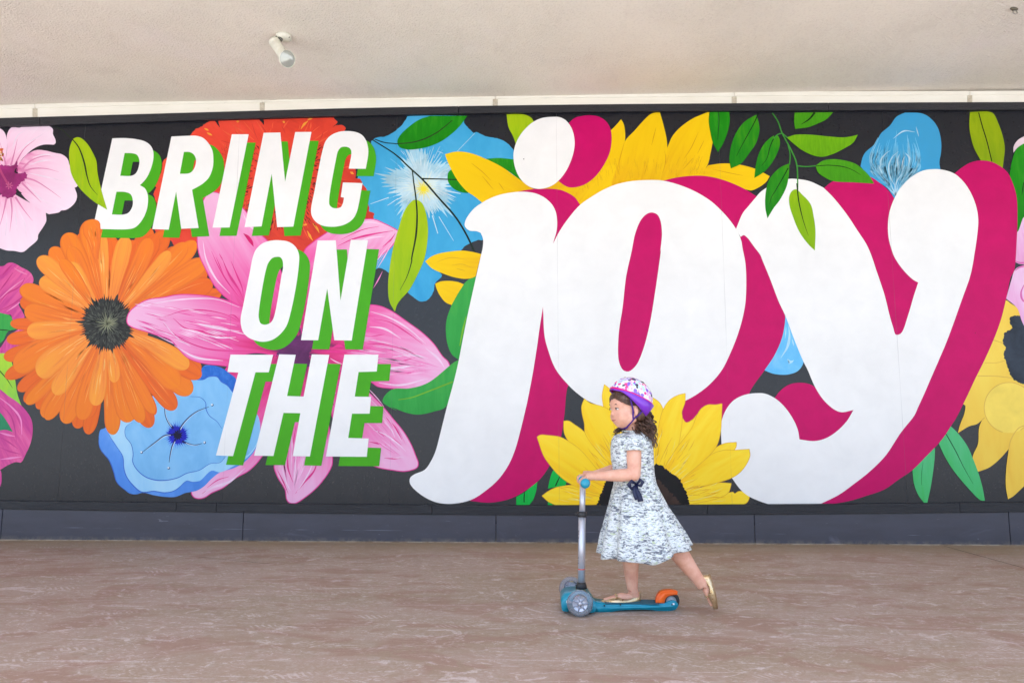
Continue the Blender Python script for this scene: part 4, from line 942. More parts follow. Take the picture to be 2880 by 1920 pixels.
leaf('A:670,300! 700,283 740,288 800,340 850,420 885,500 895,600 910,680 930,760 985,948! 860,870 750,770 690,690 650,600 638,500 635,420 645,360', G_lime, 'A:665,300 720,370 770,500 800,640 830,730 895,812', '28381c', (3, 5, .8))
line('painted_stem', 'A:500,180 570,215 640,280 672,302', (1, 1.6, 2.4), flat('2e4020'), hoard)

# magenta shadow of joy
big = [('shadow of the dot', 'H:2080,80 2160,90 2230,130 2275,200 2288,300 2270,420 2220,530 2140,640 2050,710 1960,740 1890,740 1840,715 1800,685! 1700,500 1800,250 1890,155 1950,105 2010,88'),
       ('shadow of the letter j', 'H:1430,780! 1550,760 1700,755 1800,762 1880,790 1950,835 2000,905! 1900,1100 1750,1300! 1600,1000'),
       ('shadow of the letter j', 'I:1395,480! 1500,1000 1650,1240! J:1625,280 1590,560 1560,750 1510,900 1455,1010 1400,1095 1340,1160 1200,1260 1100,1310 980,1340 880,1348 730,1332! 500,1200 1000,800 1250,200'),
       ('shadow of the letter o', 'K:870,745! 1000,715 1180,700 1300,710 1450,750 1600,815 1725,890! 1545,1230! 1300,1000'),
       ('shadow of the letter o', 'K:1590,1235! 1640,1260 1700,1330 1830,1500 M:1500,150 1600,450 1662,620! 1655,700 1630,820 1560,980 1470,1115 1330,1330 N:1000,500 760,620 600,700 400,650 200,500 200,300 M:1000,1100 1150,700 1200,300 K:1480,1400'),
       ('shadow of the letter y', 'P:500,825! 600,750 800,700 940,712 1020,762 1090,820 1140,880 1168,925! 1250,1100 1300,1500 Q:1450,300 1300,810 1130,820 1000,400 P:850,1400 650,1000'),
       ('shadow of the letter y', 'P:1700,690! 1790,620 1860,580 1960,560 2050,572 2130,610 2200,670 2250,770 2285,900 2292,1100 2285,1300 2262,1568 Q:2230,260 2190,450 2140,650 2070,840 1980,1040 1900,1200 1830,1350 1720,1568 R:1700,290 1600,440 1450,600 1330,720 1200,810 1070,900 900,960 750,1005 580,1033 470,1036! 400,950 1000,500 Q:1500,1000 1750,300 P:1850,1000 1800,800'),
       ('shadow of the letter y', 'N:1235,390! 1290,320 1370,265 1450,248 1530,253 1580,270 1625,305! 1800,300 2000,480! 1963,495 1900,610 1700,810 1600,800 1440,780! 1350,570')]
for lb, s in big:
    o = sheet('letter_shadow', smooth(P(s)), MG, hoard); o['label'] = 'magenta ' + lb
jl = sheet('letter', smooth(P('H:1480,782 1580,795 1670,835 1740,900 1775,970 1787,1060 1780,1150 1750,1262 1748,1500 I:1395,530! 1365,720 1340,900 1300,1150 1240,1460 J:1250,430 1200,640 1140,860 1080,1000 990,1130 880,1230 740,1320 580,1357 450,1353 350,1320 260,1265 190,1200 170,1160 175,1120 210,1090 310,1045 370,960 410,870 450,720 510,480 600,140 I:700,620 840,0 H:1045,1568 1080,1400 1105,1280 1105,1210 1085,1160! 1050,1145 980,1138 940,1100 940,1060 970,1000 1030,930 1110,875 1200,830 1300,800 1400,785')), WH, hoard)
jl['label'] = 'huge white letter j'
o = sheet('letter', smooth(P('H:1748,1262! 1800,1160 1880,1040 1995,905 2100,830 2200,770 K:420,785 560,752 740,740 860,745 1000,780 1150,840 1300,930 1400,1020 1480,1110 1545,1205 1582,1290 M:1270,0 1295,130 1303,350 1290,530 1240,740 1160,950 1080,1110 980,1230 870,1320 740,1395 S:1400,425 1200,455 1000,445 830,400 700,350 600,280 515,200 I:1510,1100 1440,920 1410,800 1395,530! H:1746,1500!')), WH, hoard)
o['label'] = 'huge white letter o'
c2 = sheet('letter_shadow', smooth(P('K:760,1037 810,1055 840,1110 855,1230 840,1400 M:520,0 465,400 410,720 350,940 290,1070 220,1125 170,1110 135,1040 125,940 135,740 165,550 200,250 K:575,1400 610,1230 660,1110 710,1055')), MG, hoard)
c2['label'] = 'magenta inside of the letter o'
o = sheet('letter', smooth(P('K:1535,1190! 1600,1040 1650,980 1725,890 1760,850 P:60,770 190,730 280,732 380,750 450,780 510,810! 600,900 720,1050 820,1200 910,1340 960,1460 Q:990,180 1070,420 1120,620 1150,720 1172,785 1200,787 1230,765 1290,600 1340,430 1380,308! 1330,280 1240,190 1170,90 P:1150,1420 1110,1280 1102,1160 1115,1040 1160,910 1220,810 1320,710 1420,655 1520,640 1600,645 1710,680 1800,760 1870,870 1915,990 1932,1100 1925,1220 1900,1400 Q:1860,240 1780,470 1650,830 1570,1020 1500,1180 1440,1320 1380,1450 R:1345,220 1220,380 1080,590 930,740 790,850 650,950 480,1034! N:1180,1362! 1100,1335 1000,1290 930,1235 850,1130 800,1050 760,900 745,700 755,580 800,480 860,410 930,370 1000,350 1080,343 1150,348 1240,390 1320,460 1400,570 1450,680 1465,768! 1600,783 1700,760 1800,700 1900,600 1961,498! 1850,518 1780,490 1690,410 1610,290 1540,130 1500,50 M:1740,820 1665,620 1600,480 1520,270 1450,100 K:1760,1430 1700,1350 1640,1270 1605,1245 1578,1262!')), WH, hoard)
o['label'] = 'huge white letter y'
o = sheet('letter', smooth(P('H:1750,95 1810,98 1870,130 1920,200 1945,290 1945,380 1920,480 1870,590 1800,680 1720,735 1640,755 1570,750 1500,715 1440,650 1400,560 1385,470 1390,400 1420,310 1480,220 1570,140 1650,105')), WH, hoard)
o['label'] = 'white dot of the letter j'
# sunflower petals that lap over the o and the magenta
for s, t in (('S:848,198! 900,240 1000,330 1050,600 1000,800 900,850 880,560 840,400 828,300', 'S:848,198'),
             ('S:1150,330 1240,300 1320,335 1360,370 1390,425! 1450,700 1400,900 1300,960 1200,900 1150,600', 'S:1320,335'),
             ('S:475,535! 520,532 580,570 650,620 720,700 800,800 880,900 900,1050 700,900 600,800 520,720 480,640', 'S:475,535'),
             ('S:665,328! 720,370 830,400 900,440 950,700 950,950 850,880 760,780 700,700 670,640 665,560 645,470 640,400', 'S:665,328'),
             ('S:230,680! 260,662 330,665 440,680 520,720 620,790 720,900 800,1000 900,1100 880,1200 700,1180 600,1140 520,1100 430,1030 350,940 290,850 250,740', 'S:230,680'),
             ('S:2062,728! 2060,770 2040,800 1900,880 1700,1000 1800,850 1880,775 1950,740', 'S:2062,728'),
             ('S:1565,505! 1600,548 1660,520 1720,460 1700,800 1500,1060 1400,950 1450,700', 'S:1720,460'),
             ('S:2180,792! 2187,850 2160,920 2100,1000 2020,1055 1900,1095 1700,1140 1560,1150 1480,1050 1700,930 1850,830 1950,800 2050,800', 'S:2180,792'),
             ('S:1592,280! 1590,360 1560,450 1565,510 1520,800 1440,1000 1340,960 1330,700 1360,520 1390,425 1450,340 1530,295', 'S:1592,280'),
             ('S:1930,375! 1925,500 1915,640 1870,780 1700,950 1500,1080 1400,1000 1500,800 1650,600 1700,480 1740,420 1800,385 1870,385', 'S:1930,375')):
    petal_outline('petal', s, sunb, lowsf, LB2, 'eeb62c', 1.6, tip=t)
rr = random.Random(19); q1, q2 = [], []
for k in range(190):
    a = rr.uniform(-math.pi * .97, -.06); r0 = rr.uniform(118, 235); L = rr.uniform(20, 60); d = Vector((math.cos(a) * .95, math.sin(a)))
    lim = 215 if abs(a + 1.57) > .8 else 250
    if r0 + L > lim or (c_ + d * r0).y > 1410: continue
    e = Vector((-d.y, d.x)) * rr.uniform(-8, 8)
    (q1 if k % 3 else q2).append(([c_ + d * r0, c_ + d * (r0 + L * .5) + e * .3, c_ + d * (r0 + L) + e], (.5, rr.uniform(1.0, 2.4), .4)))
tag(ribbon('petal_strokes', q1, flat('efae2e'), lowsf), kind='stuff'); tag(ribbon('petal_strokes', q2, flat('fde678'), lowsf), kind='stuff')
sheet('centre', [Vector((p_.x, min(p_.y, 1419.5))) for p_ in jagged(smooth(P('S:775,1310! 800,1240 830,1170 860,1090 950,990 1100,920 1300,930 1370,940 1450,1000 1530,1060 1580,1140 1610,1210 1628,1310!')), 4.5, .28)], flat('1c1a1c', var=.3), lowsf)
sheet('centre_shade', jagged(smooth(P('S:1260,1000 1330,1060 1420,1150 1500,1230 1560,1306! 1100,1306! 1050,1100 1150,1000')), 6, .2), flat('41302a', var=.45), lowsf)

# leaves that hang over the y
leaf('K:1295,112! 1472,112! 1478,200 1460,290 1420,400 1370,485! 1320,390 1295,270 1288,180', G_dark, 'K:1375,112 1380,200 1372,300 1368,370', '0c3010', (2, 2, 1))
leaf('K:1722,140! 1745,220 1750,290 1720,400 1660,490 1580,590 1488,634! 1475,560 1490,430 1540,300 1620,200', G_deep, 'K:1740,130 1700,220 1640,330 1580,440 1540,520', '123010', (3, 2.4, 1))
leaf('K:1880,335 1920,335 1940,390 1920,480 1860,590 1800,660 1704,722! 1715,620 1745,500 1800,400', G_deep, 'K:1895,330 1850,430 1820,540 1770,610', '123010', (3, 2.4, 1))
leaf('K:2025,588! 2020,700 2000,800 1940,920 1880,1000 1825,1092! 1805,1000 1805,880 1830,760 1880,680 1950,620', G_deep, 'K:2015,630 1960,730 1890,850 1860,900 1845,965', '123010', (3, 2.2, 1))
leaf('P:245,122! 598,118! 540,180 450,225 370,255 250,271! 240,200', G_mid, 'P:430,120 380,180 305,230', '12300c', (6, 4, 1))
leaf('P:172,350! 250,325 400,325 550,340 700,348 770,338 826,324! 780,400 700,450 600,500 500,527 420,515 320,470 240,410', G_light)
leaf('P:437,610! 500,565 600,548 700,560 800,590 870,640 930,700 974,773! 800,762 600,750 520,715 460,670', G_mid, 'P:440,612 560,605 700,620 780,650 850,692', '12300c', (2, 2.4, 1))
sg = flat('3f8f38')
o = tag(line('painted_stem', 'P:40,125 90,200 130,310 200,440 260,580 272,720 272,830', (3, 3.6, 4), sg, hoard), 'green stem hanging over the letter y')
ribbon('twig', [(smooth(P(q), False), 3) for q in ('P:130,310 90,322 50,360', 'P:130,310 180,352', 'P:185,420 203,500 198,600', 'P:265,610 350,617 437,610')], sg, o)
leaf('K:2090,825 2140,870 2220,960 2250,1080 2265,1200 2260,1387! 2200,1330 2120,1220 2060,1080 2025,960 2025,890 2050,840', gmat('7fb004', '8cb806', 'a0c210', 'hang'), 'K:2095,770 2110,920 2150,1100 2200,1250', '203c0c', (4, 3, .8))
# small scuffs and screw heads
random.seed(44)
sp = [(Vector(P('H:1480,482')[0][:2]), 1.6)] + [(Vector(P('Q:1905,772')[0][:2]), 1.2)]
for q, r in sp: sheet('screw_hole', [q + Vector((math.cos(a), math.sin(a))) * r for a in [k * .785 for k in range(8)]], flat('2c2a2a'), hoard)

# ------------------------------------------------------------------ ceiling fixtures
nb = NB('cream_enamel'); nb.set(color=nb.ramp(nb.noise(nb.coord('Object'), 40, 4, .6), [(.3, lin('d6d3c0', .9)), (.7, lin('e6e3d4', .92))]), rough=.38, spec=.5)
enamel = nb.m
glassm = NB('lamp_glass').set(color=lin('b8bcb4', .9), rough=.12, metal=.35, spec=.8)
darkm = NB('dark_fitting').set(color=(.05, .045, .035), rough=.6)
A0 = hit_z(795, 98, CEIL)
def fp(px, py, dy=0.0):
    d = ray(px, py); return CAM + d * ((A0.y + dy - CAM.y) / d.y)
spot = tag(empty('spotlight', A0), 'cream swivel spotlight hanging from the stucco soffit above the lettering', 'spotlight')
bm = bmesh.new(); lathe(bm, [(0, 0), (.052, 0), (.054, -.010), (.047, -.026), (.030, -.034), (0, -.035)], A0 + Vector((.004, .01, 0)), (0, 0, 1), 28); bmobj('canopy', bm, enamel, spot, True)
base = A0 + Vector((-.012, 0, -.03)); kn = fp(786, 112, -.02)
bm = bmesh.new(); tube(bm, [base, base.lerp(kn, .5), kn], [.013, .012, .013], 14); bmobj('swivel_arm', bm, enamel, spot, True)
bm = bmesh.new(); ball(bm, base.lerp(kn, .55), .017, 14); bmobj('knuckle', bm, darkm, spot, True)
a = fp(770, 116, -.01); b = fp(797, 156, -.05)
axb = (b - a).normalized()
bm = bmesh.new(); lathe(bm, [(0, 0), (.030, 0), (.036, .004), (.037, .012), (.037, .030), (.034, .032), (.035, .036), (.035, (b - a).length), (.028, (b - a).length + .012), (0, (b - a).length + .014)], a, axb, 28); bmobj('lamp_holder', bm, enamel, spot, True)
fc = fp(807, 166, -.065); nrm = Vector((.66, -.62, -.42)).normalized()
bk = fc - nrm * .085
bm = bmesh.new(); lathe(bm, [(0, -.002), (.020, 0), (.028, .018), (.040, .050), (.053, .078), (.0565, .085), (.0565, .094), (.053, .095), (.052, .090)], bk, nrm, 36); bmobj('lamp_shade', bm, enamel, spot, True)
bm = bmesh.new(); lathe(bm, [(0, .097), (.02, .096), (.04, .0925), (.052, .0885)], bk, nrm, 36); bmobj('lamp_face', bm, glassm, spot, True)
bm = bmesh.new(); tube(bm, [b - axb * .03, bk.lerp(b, .3), bk + nrm * .02], [.03, .028, .026], 18); bmobj('neck', bm, enamel, spot, True)
bm = bmesh.new(); ball(bm, A0 + Vector((.045, -.006, -.022)), (.006, .006, .006), 8); ball(bm, A0 + Vector((-.035, -.02, -.024)), (.006, .006, .006), 8); bmobj('screw', bm, darkm, spot, True).__setitem__('kind', 'stuff')

H0 = hit_z(2852, 24, CEIL)
hook = tag(empty('ceiling_hook', H0), 'small dark eye hook screwed into the soffit at the upper right corner', 'hook')
bm = bmesh.new(); lathe(bm, [(0, 0), (.022, 0), (.024, -.004), (.018, -.012), (0, -.013)], H0, (0, 0, 1), 20)
M = Matrix.Translation(H0) @ Euler((0, 0, .4)).to_matrix().to_4x4() @ Matrix.Diagonal((1.3, .6, 1, 1)) @ Matrix.Translation(-H0)
for v in bm.verts: v.co = M @ v.co
bmobj('hook_plate', bm, NB('weathered_brass').set(color=lin('6d6756', .8), rough=.5, metal=.4), hook, True)
bm = bmesh.new(); c_ = H0 + Vector((.004, 0, -.026)); tube(bm, [c_ + Vector((math.cos(t) * .013, math.sin(t) * .004, math.sin(t) * .013)) for t in [k * math.pi / 10 for k in range(21)]], .0035, 8); bmobj('ring', bm, NB('dull_steel').set(color=lin('b0aaa0', .8), rough=.35, metal=.7), hook, True)

# ------------------------------------------------------------------ scooter
G0 = ground(1884, 1713); YC = G0.y
def gpt(px, py, dy=0.0):
    d = ray(px, py); return CAM + d * ((YC + dy - CAM.y) / d.y)
teal = NB('teal_plastic'); teal = teal.set(color=teal.ramp(teal.noise(teal.coord('Object'), 20, 3, .5), [(.3, lin('0a8aa6', .9)), (.7, lin('1296b0', .92))]), rough=.30, spec=.5, coat=.15)
orange = NB('orange_plastic').set(color=lin('ff6a1c', 1), rough=.33)
alu = NB('brushed_aluminium'); nn = alu.noise(alu.mapping(alu.coord('Object'), (60, 60, 2)), 6, 4, .6); alu = alu.set(color=alu.ramp(nn, [(.3, lin('b9b9c2', .95)), (.7, lin('d9d9e0', .95))]), rough=.34, metal=.55, spec=.5)
blackr = NB('black_rubber').set(color=(.018, .018, .02), rough=.55)
clear = NB('clear_polyurethane'); clear = clear.set(color=lin('c9ced8', .95), rough=.12, trans=.78, ior=1.35, spec=.6)
hubm = NB('pearl_hub').set(color=lin('c4c8d4', .9), rough=.25, metal=.35)
ROOT = Vector((gpt(1760, 1700).x, YC, 0))
scoot = tag(empty('kick_scooter', ROOT), 'teal three wheeled kick scooter with silver stem and orange rear brake under the child', 'scooter')
HW = .118
WN = ground(1632, 1744); YN = WN.y; trk = max(.10, min(.15, YC - YN))
def wheel(name, c, r, wdt, tyre, hub, spokes=True):
    bm = bmesh.new(); ax = Vector((0, 1, 0))
    lathe(bm, [(r * .58, -wdt / 2), (r * .82, -wdt / 2), (r * .95, -wdt * .32), (r, 0), (r * .95, wdt * .32), (r * .82, wdt / 2), (r * .58, wdt / 2), (r * .58, -wdt / 2)], c, ax, 40)
    o = bmobj(name, bm, tyre, scoot, True)
    bm = bmesh.new(); lathe(bm, [(0, -wdt * .44), (r * .16, -wdt * .44), (r * .18, -wdt * .30), (r * .50, -wdt * .30), (r * .53, -wdt * .42), (r * .60, -wdt * .42), (r * .60, wdt * .42), (r * .53, wdt * .42), (r * .5, wdt * .3), (r * .18, wdt * .3), (0, wdt * .44)], c, ax, 40); bmobj('hub', bm, hub, o, True)
    bm = bmesh.new()
    if spokes:
        for k in range(7):
            t = k * 2 * math.pi / 7; d = Vector((math.cos(t), 0, math.sin(t))); q = c + Vector((0, -wdt * .36, 0))
            tube(bm, [q + d * r * .15, q + d * r * .56], [.0040, .0030], 8)
        bmobj('spoke', bm, NB('spoke_grey').set(color=lin('9aa0b0', .9), rough=.3, metal=.3), o, True)['kind'] = 'stuff'
    bm = bmesh.new(); lathe(bm, [(0, -.004), (r * .13, -.003), (r * .14, .006)], c + Vector((0, -wdt * .46, 0)), ax, 16); bmobj('axle_cap', bm, blackr if not spokes else alu, o, True)
    return o
RW = .058
n_c = Vector((gpt(1631, 1700, -trk).x, YC - trk, RW)); f_c = Vector((n_c.x - .025, YC + trk, RW))
wheel('front_wheel', n_c, RW, .026, clear, hubm); wheel('front_wheel', f_c, RW, .026, clear, hubm)
r_c = Vector((gpt(1887, 1700).x, YC, .040)); wheel('rear_wheel', r_c, .040, .028, blackr, NB('grey_hub').set(color=(.3, .3, .32), rough=.4), False)
def extr(name, outline, y0, y1, mat, parent, bev=.006, cx=None, taper=None):
    pl = smooth(P(outline)); bm = bmesh.new(); rows = []
    for y in (y0, y1):
        rows.append([bm.verts.new(Vector((gpt(p_.x, p_.y).x, YC + y, gpt(p_.x, p_.y).z))) for p_ in pl])
    n = len(pl)
    bm.faces.new(rows[0]); bm.faces.new(rows[1][::-1])
    for i in range(n): bm.faces.new((rows[0][i], rows[1][i], rows[1][(i + 1) % n], rows[0][(i + 1) % n]))
    bmesh.ops.recalc_face_normals(bm, faces=bm.faces)
    es = [e for e in bm.edges if len(e.link_faces) == 2 and abs(e.link_faces[0].normal.y) > .9 != abs(e.link_faces[1].normal.y) > .9]
    es = [e for e in bm.edges if sum(abs(f.normal.y) > .9 for f in e.link_faces) == 1]
    bmesh.ops.bevel(bm, geom=es, offset=bev, segments=3, affect='EDGES', clamp_overlap=True)
    if taper:
        for v in bm.verts: v.co.y = YC + (v.co.y - YC) * taper(v.co.x)
    return bmobj(name, bm, mat, parent, True)
x_f, x_r = gpt(1665, 1700).x, gpt(1905, 1700).x
tp = lambda x: 1.0 if x < x_f + .06 else max(.42, 1 - .58 * ((x - x_f - .06) / (x_r - x_f - .06)) ** 1.6)
dk_ = extr('deck', 'X:1655,1676 1672,1687 1700,1692 1760,1692 1830,1693 1868,1692 1885,1685 1898,1687 1905,1697 1898,1708 1880,1712 1850,1711 1820,1707 1770,1706 1735,1708 1700,1714 1675,1716 1655,1708', -.062, .062, teal, scoot, .006, taper=tp)
gripm = NB('deck_rubber'); gripm = gripm.set(color=lin('0c6a80', .8), rough=.7)
bm = bmesh.new(); z_ = gpt(1760, 1692).z
box(bm, (gpt(1700, 1692).x, YC - .046, z_ - .002), (gpt(1850, 1692).x, YC + .046, z_ + .0018)); bmobj('grip_mat', bm, gripm, dk_)
nb = NB('white_print').set(color=(.8, .8, .82), rough=.4)
bm = bmesh.new(); q = gpt(1888, 1697, -.0285); box(bm, (q.x - .017, q.y - .002, q.z - .0035), (q.x + .014, q.y + .002, q.z + .0035)); bmobj('logo_strip', bm, nb, dk_)
br_ = extr('steering_bridge', 'X:1577,1688 1580,1674 1589,1665 1606,1661 1645,1661 1657,1666 1664,1678 1672,1690 1668,1704 1650,1706 1640,1694 1622,1688 1606,1693 1596,1703 1581,1702', -(trk - .038), trk - .038, teal, scoot, .010)
bm = bmesh.new(); tube(bm, [n_c, f_c], .006, 12); bmobj('axle', bm, alu, scoot, True)
o = extr('side_cover', 'X:1584,1682 1591,1671 1608,1666 1645,1666 1655,1674 1652,1688 1630,1684 1604,1688 1589,1696', -(trk - .030), -(trk - .040), teal, br_, .004)
bm = bmesh.new(); q = gpt(1599, 1659, -(trk - .029)); q2 = Vector((gpt(1599, 1659).x, YC - (trk - .029), gpt(1599, 1674).z)); box(bm, (q2.x - .016, q2.y - .001, q2.z - .005), (q2.x + .016, q2.y + .004, q2.z + .005)); bmobj('badge', bm, NB('pale_print').set(color=lin('c9d4dc', .9), rough=.4), br_)
bk_ = extr('rear_brake', 'X:1843,1692! 1845,1680 1850,1668 1860,1660 1874,1657 1890,1657 1904,1660! 1903,1669! 1888,1670 1876,1674 1869,1682 1867,1693!', -.022, .022, orange, scoot, .004)
s0, s1, s2 = gpt(1635, 1652), gpt(1637, 1444), gpt(1639, 1356)
bm = bmesh.new(); tube(bm, [s0, s1], .0165, 24); stem_ = bmobj('lower_stem', bm, alu, scoot, True)
bm = bmesh.new(); tube(bm, [s1 - Vector((0, 0, .02)), s2 + Vector((0, 0, -.012))], .0135, 24); bmobj('upper_stem', bm, alu, scoot, True)
bm = bmesh.new(); lathe(bm, [(0, -.012), (.022, -.012), (.023, -.004), (.023, .006), (.018, .012), (0, .012)], gpt(1637, 1445), (0, 0, 1), 24); ball(bm, gpt(1622, 1445), (.010, .008, .006), 10); bmobj('clamp_collar', bm, blackr, scoot, True)
bm = bmesh.new(); lathe(bm, [(0, -.012), (.026, -.012), (.024, .004), (.019, .016), (0, .016)], gpt(1635, 1646), (0, 0, 1), 24); bmobj('stem_socket', bm, blackr, scoot, True)
def band(nm, y, h, mat, r=.0168):
    bm = bmesh.new(); c = gpt(1635 + (1652 - y) * .0098, y); lathe(bm, [(r, -h), (r, h)], c, (0, 0, 1), 24); bmobj(nm, bm, mat, stem_, True)
band('red_sticker', 1599, .0022, NB('red_tape').set(color=lin('e05a4a', .9), rough=.4))
gy = NB('stem_print').set(color=lin('5a5c6c', .8), rough=.4)
for i, (y, h) in enumerate(((1493, .004), (1500, .003), (1511, .003), (1567, .003), (1575, .0018), (1582, .003))):
    bm = bmesh.new(); c = gpt(1635 + (1652 - y) * .0098, y); ring = []
    for t in [math.pi * .92 + k * .16 for k in range(6)]:
        ring.append((c + Vector((math.cos(t) * .0169, math.sin(t) * .0169, -h)), c + Vector((math.cos(t) * .0169, math.sin(t) * .0169, h))))
    vv = [(bm.verts.new(a_), bm.verts.new(b_)) for a_, b_ in ring]
    for a_, b_ in zip(vv, vv[1:]): bm.faces.new((a_[0], b_[0], b_[1], a_[1]))
    bmobj('stem_mark', bm, gy, stem_, True)
bm = bmesh.new()
for (x_, y_, w_) in ((1700, 1702, -.064), (1745, 1699, -.063), (1890, 1699, -.030), (1655, 1690, -(trk - .018))):
    q = gpt(x_, y_, w_); lathe(bm, [(0, -.0015), (.0035, -.001), (.004, .002)], Vector((q.x, YC + w_ - .001, q.z)), (0, 1, 0), 10)
bmobj('screw', bm, blackr, scoot, True)['kind'] = 'stuff'
HB = gpt(1640, 1352); HY = .150
bm = bmesh.new(); tube(bm, [HB + Vector((0, -HY, 0)), HB + Vector((0, HY, 0))], .0095, 16); bmobj('handlebar', bm, alu, scoot, True)
bm = bmesh.new(); lathe(bm, [(0, -.016), (.019, -.014), (.020, .004), (.015, .014), (0, .015)], HB + Vector((0, 0, -.004)), (0, 0, 1), 20); bmobj('bar_joint', bm, teal, scoot, True)
for sg in (-1, 1):
    bm = bmesh.new(); c = HB + Vector((0, sg * .055, 0)); L = HY - .055
    lathe(bm, [(.010, 0), (.019, .001), (.019, .006), (.0138, .009), (.0142, L * .5), (.0138, L - .004), (.0190, L - .001), (.0225, L + .006), (.0190, L + .014), (.008, L + .018), (0, L + .018)], c, (0, sg, 0), 24)
    bmobj('hand_grip', bm, teal, scoot, True)

# ------------------------------------------------------------------ the child
person = tag(empty('person', Vector((gpt(1775, 1700).x, YC, 0))), 'small child in a speckled white dress and patterned helmet riding the scooter past the mural', 'child')
nb = NB('skin'); nn = nb.noise(nb.coord('Object'), 22, 5, .65)
skin = nb.set(color=nb.ramp(nn, [(.25, lin('d3937c', .95)), (.5, lin('e0a88f', .95)), (.75, lin('e9b7a0', .96))]), rough=.5, sss=.12, spec=.4)
nb.b.inputs['Subsurface Radius'].default_value = (.012, .005, .003); nb.b.inputs['Subsurface Scale'].default_value = .6
def V(*a): return Vector(a)
hc = gpt(1764, 1148, -.004)                                     # head centre
Hrot = Matrix.Rotation(R(180 + 24), 3, 'Z') @ Matrix.Rotation(R(4), 3, 'Y')
S_ = 1.0
def hp(x, y, z): return hc + Hrot @ (Vector((x, y, z)) * S_)
bm = bmesh.new()
def hb(c, r, seg=18): ball(bm, hp(*c), tuple(q * S_ for q in r) if isinstance(r, tuple) else r * S_, seg, Hrot)
hb((-.010, 0, .018), (.086, .070, .074), 28)
hb((.020, 0, -.030), (.063, .060, .064), 30)
hb((.040, 0, .020), (.044, .055, .042), 20)
hb((.036, 0, -.066), (.032, .036, .024)); hb((.050, 0, -.076), (.014, .016, .012))
for sg in (-1, 1):
    hb((.038, sg * .027, -.036), (.038, .032, .034), 24); hb((.008, sg * .036, -.040), (.036, .028, .034), 24)
    hb((.056, sg * .026, .022), (.021, .022, .012))            # brow
    hb((-.006, sg * .070, -.012), (.013, .006, .020), 14); hb((-.004, sg * .068, -.028), (.008, .006, .009), 12)
    hb((.077, sg * .009, -.0275), (.0070, .0060, .0055), 12)  # nostril wings
tube(bm, [hp(.068, 0, .012), hp(.075, 0, -.006), hp(.083, 0, -.021)], [.0075, .0070, .0068], 12)
hb((.0845, 0, -.0225), (.0072, .0078, .0064), 14)
hb((.074, 0, -.047), (.009, .017, .0042), 14); hb((.072, 0, -.055), (.009, .015, .0048), 14)
# neck, trunk, arms, legs
nk = gpt(1779, 1232)
tube(bm, [hp(-.008, 0, -.045), gpt(1780, 1212), gpt(1780, 1240)], [.034, .031, .040], 18)
tube(bm, [gpt(1780, 1232), gpt(1778, 1270), gpt(1780, 1330), gpt(1786, 1390)], [.062, .078, .074, .080], 20)
shN, elN, wrN = gpt(1782, 1248, -.088), gpt(1784, 1334, -.118), gpt(1671, 1339, -.104)
shF, elF, wrF = gpt(1770, 1250, .088), gpt(1744, 1316, .122), gpt(1669, 1333, .104)
tube(bm, [shN, shN.lerp(elN, .5), elN], [.036, .034, .0290], 16); ball(bm, elN, .0290, 14)
tube(bm, [elN, elN.lerp(wrN, .35), elN.lerp(wrN, .8), wrN], [.0285, .0290, .0215, .0180], 16)
tube(bm, [shF, shF.lerp(elF, .5), elF], [.032, .029, .025], 16); ball(bm, elF, .0252, 14)
tube(bm, [elF, elF.lerp(wrF, .35), elF.lerp(wrF, .8), wrF], [.025, .0258, .0185, .0162], 16)
def hand(wr, sg):
    yb = wr.y; kn = Vector((HB.x - .004, yb, HB.z + .024))
    tube(bm, [wr, wr.lerp(kn, .55), kn + V(.010, 0, .001)], [.0160, .0185, .0165], 14)
    for j in range(4):
        yy = yb + sg * (-.0225 + .0150 * j); r = (.0072, .0075, .0074, .0064)[j]
        ang0 = 60
        pts_ = [kn + V(.012, (yy - yb) * .8, 0)]
        for t in (62, 110, 160, 210, 255 - j * 6):
            rr_ = .0138 + r * .86
            pts_.append(Vector((HB.x + math.cos(R(t)) * rr_, yy, HB.z + math.sin(R(t)) * rr_)))
        tube(bm, pts_, [r * 1.15, r * 1.08, r * 1.04, r, r * .96, r * .8], 10); ball(bm, pts_[-1], r * .8, 10)
    pts_ = [wr.lerp(kn, .55) + V(0, -sg * .010, -.006)]
    for t in (35, 0, -40, -80): pts_.append(Vector((HB.x + math.cos(R(t)) * .0215, yb - sg * .030, HB.z + math.sin(R(t)) * .0215)))
    tube(bm, pts_, [.0105, .0095, .0088, .0082, .0068], 10); ball(bm, pts_[-1], .0068, 10)
hand(wrN, -1); hand(wrF, 1)
hF, kF, aF = gpt(1786, 1400, .035), gpt(1770, 1530, .030), gpt(1779, 1658, .022)
tube(bm, [hF, hF.lerp(kF, .5), kF], [.062, .054, .040], 18); ball(bm, kF, .040, 14)
tube(bm, [kF, kF.lerp(aF, .3), kF.lerp(aF, .7), aF], [.042, .041, .032, .0245], 18)
toeF = gpt(1698, 1688, .015); hlF = gpt(1789, 1681, .024)
tube(bm, [aF, hlF + V(0, 0, .004)], [.0245, .020], 14); tube(bm, [hlF, hlF.lerp(toeF, .45) + V(0, 0, .010), toeF], [.017, .020, .011], 14)
hN, kN, aN = gpt(1800, 1405, -.040), gpt(1886, 1522, -.052), gpt(1978, 1648, -.058)
tube(bm, [hN, hN.lerp(kN, .5), kN], [.062, .055, .042], 18); ball(bm, kN, .042, 14)
tube(bm, [kN, kN.lerp(aN, .3), kN.lerp(aN, .7), aN], [.044, .043, .032, .0245], 18)
hlN = gpt(1988, 1626, -.058); toeN = gpt(2004, 1702, -.062)
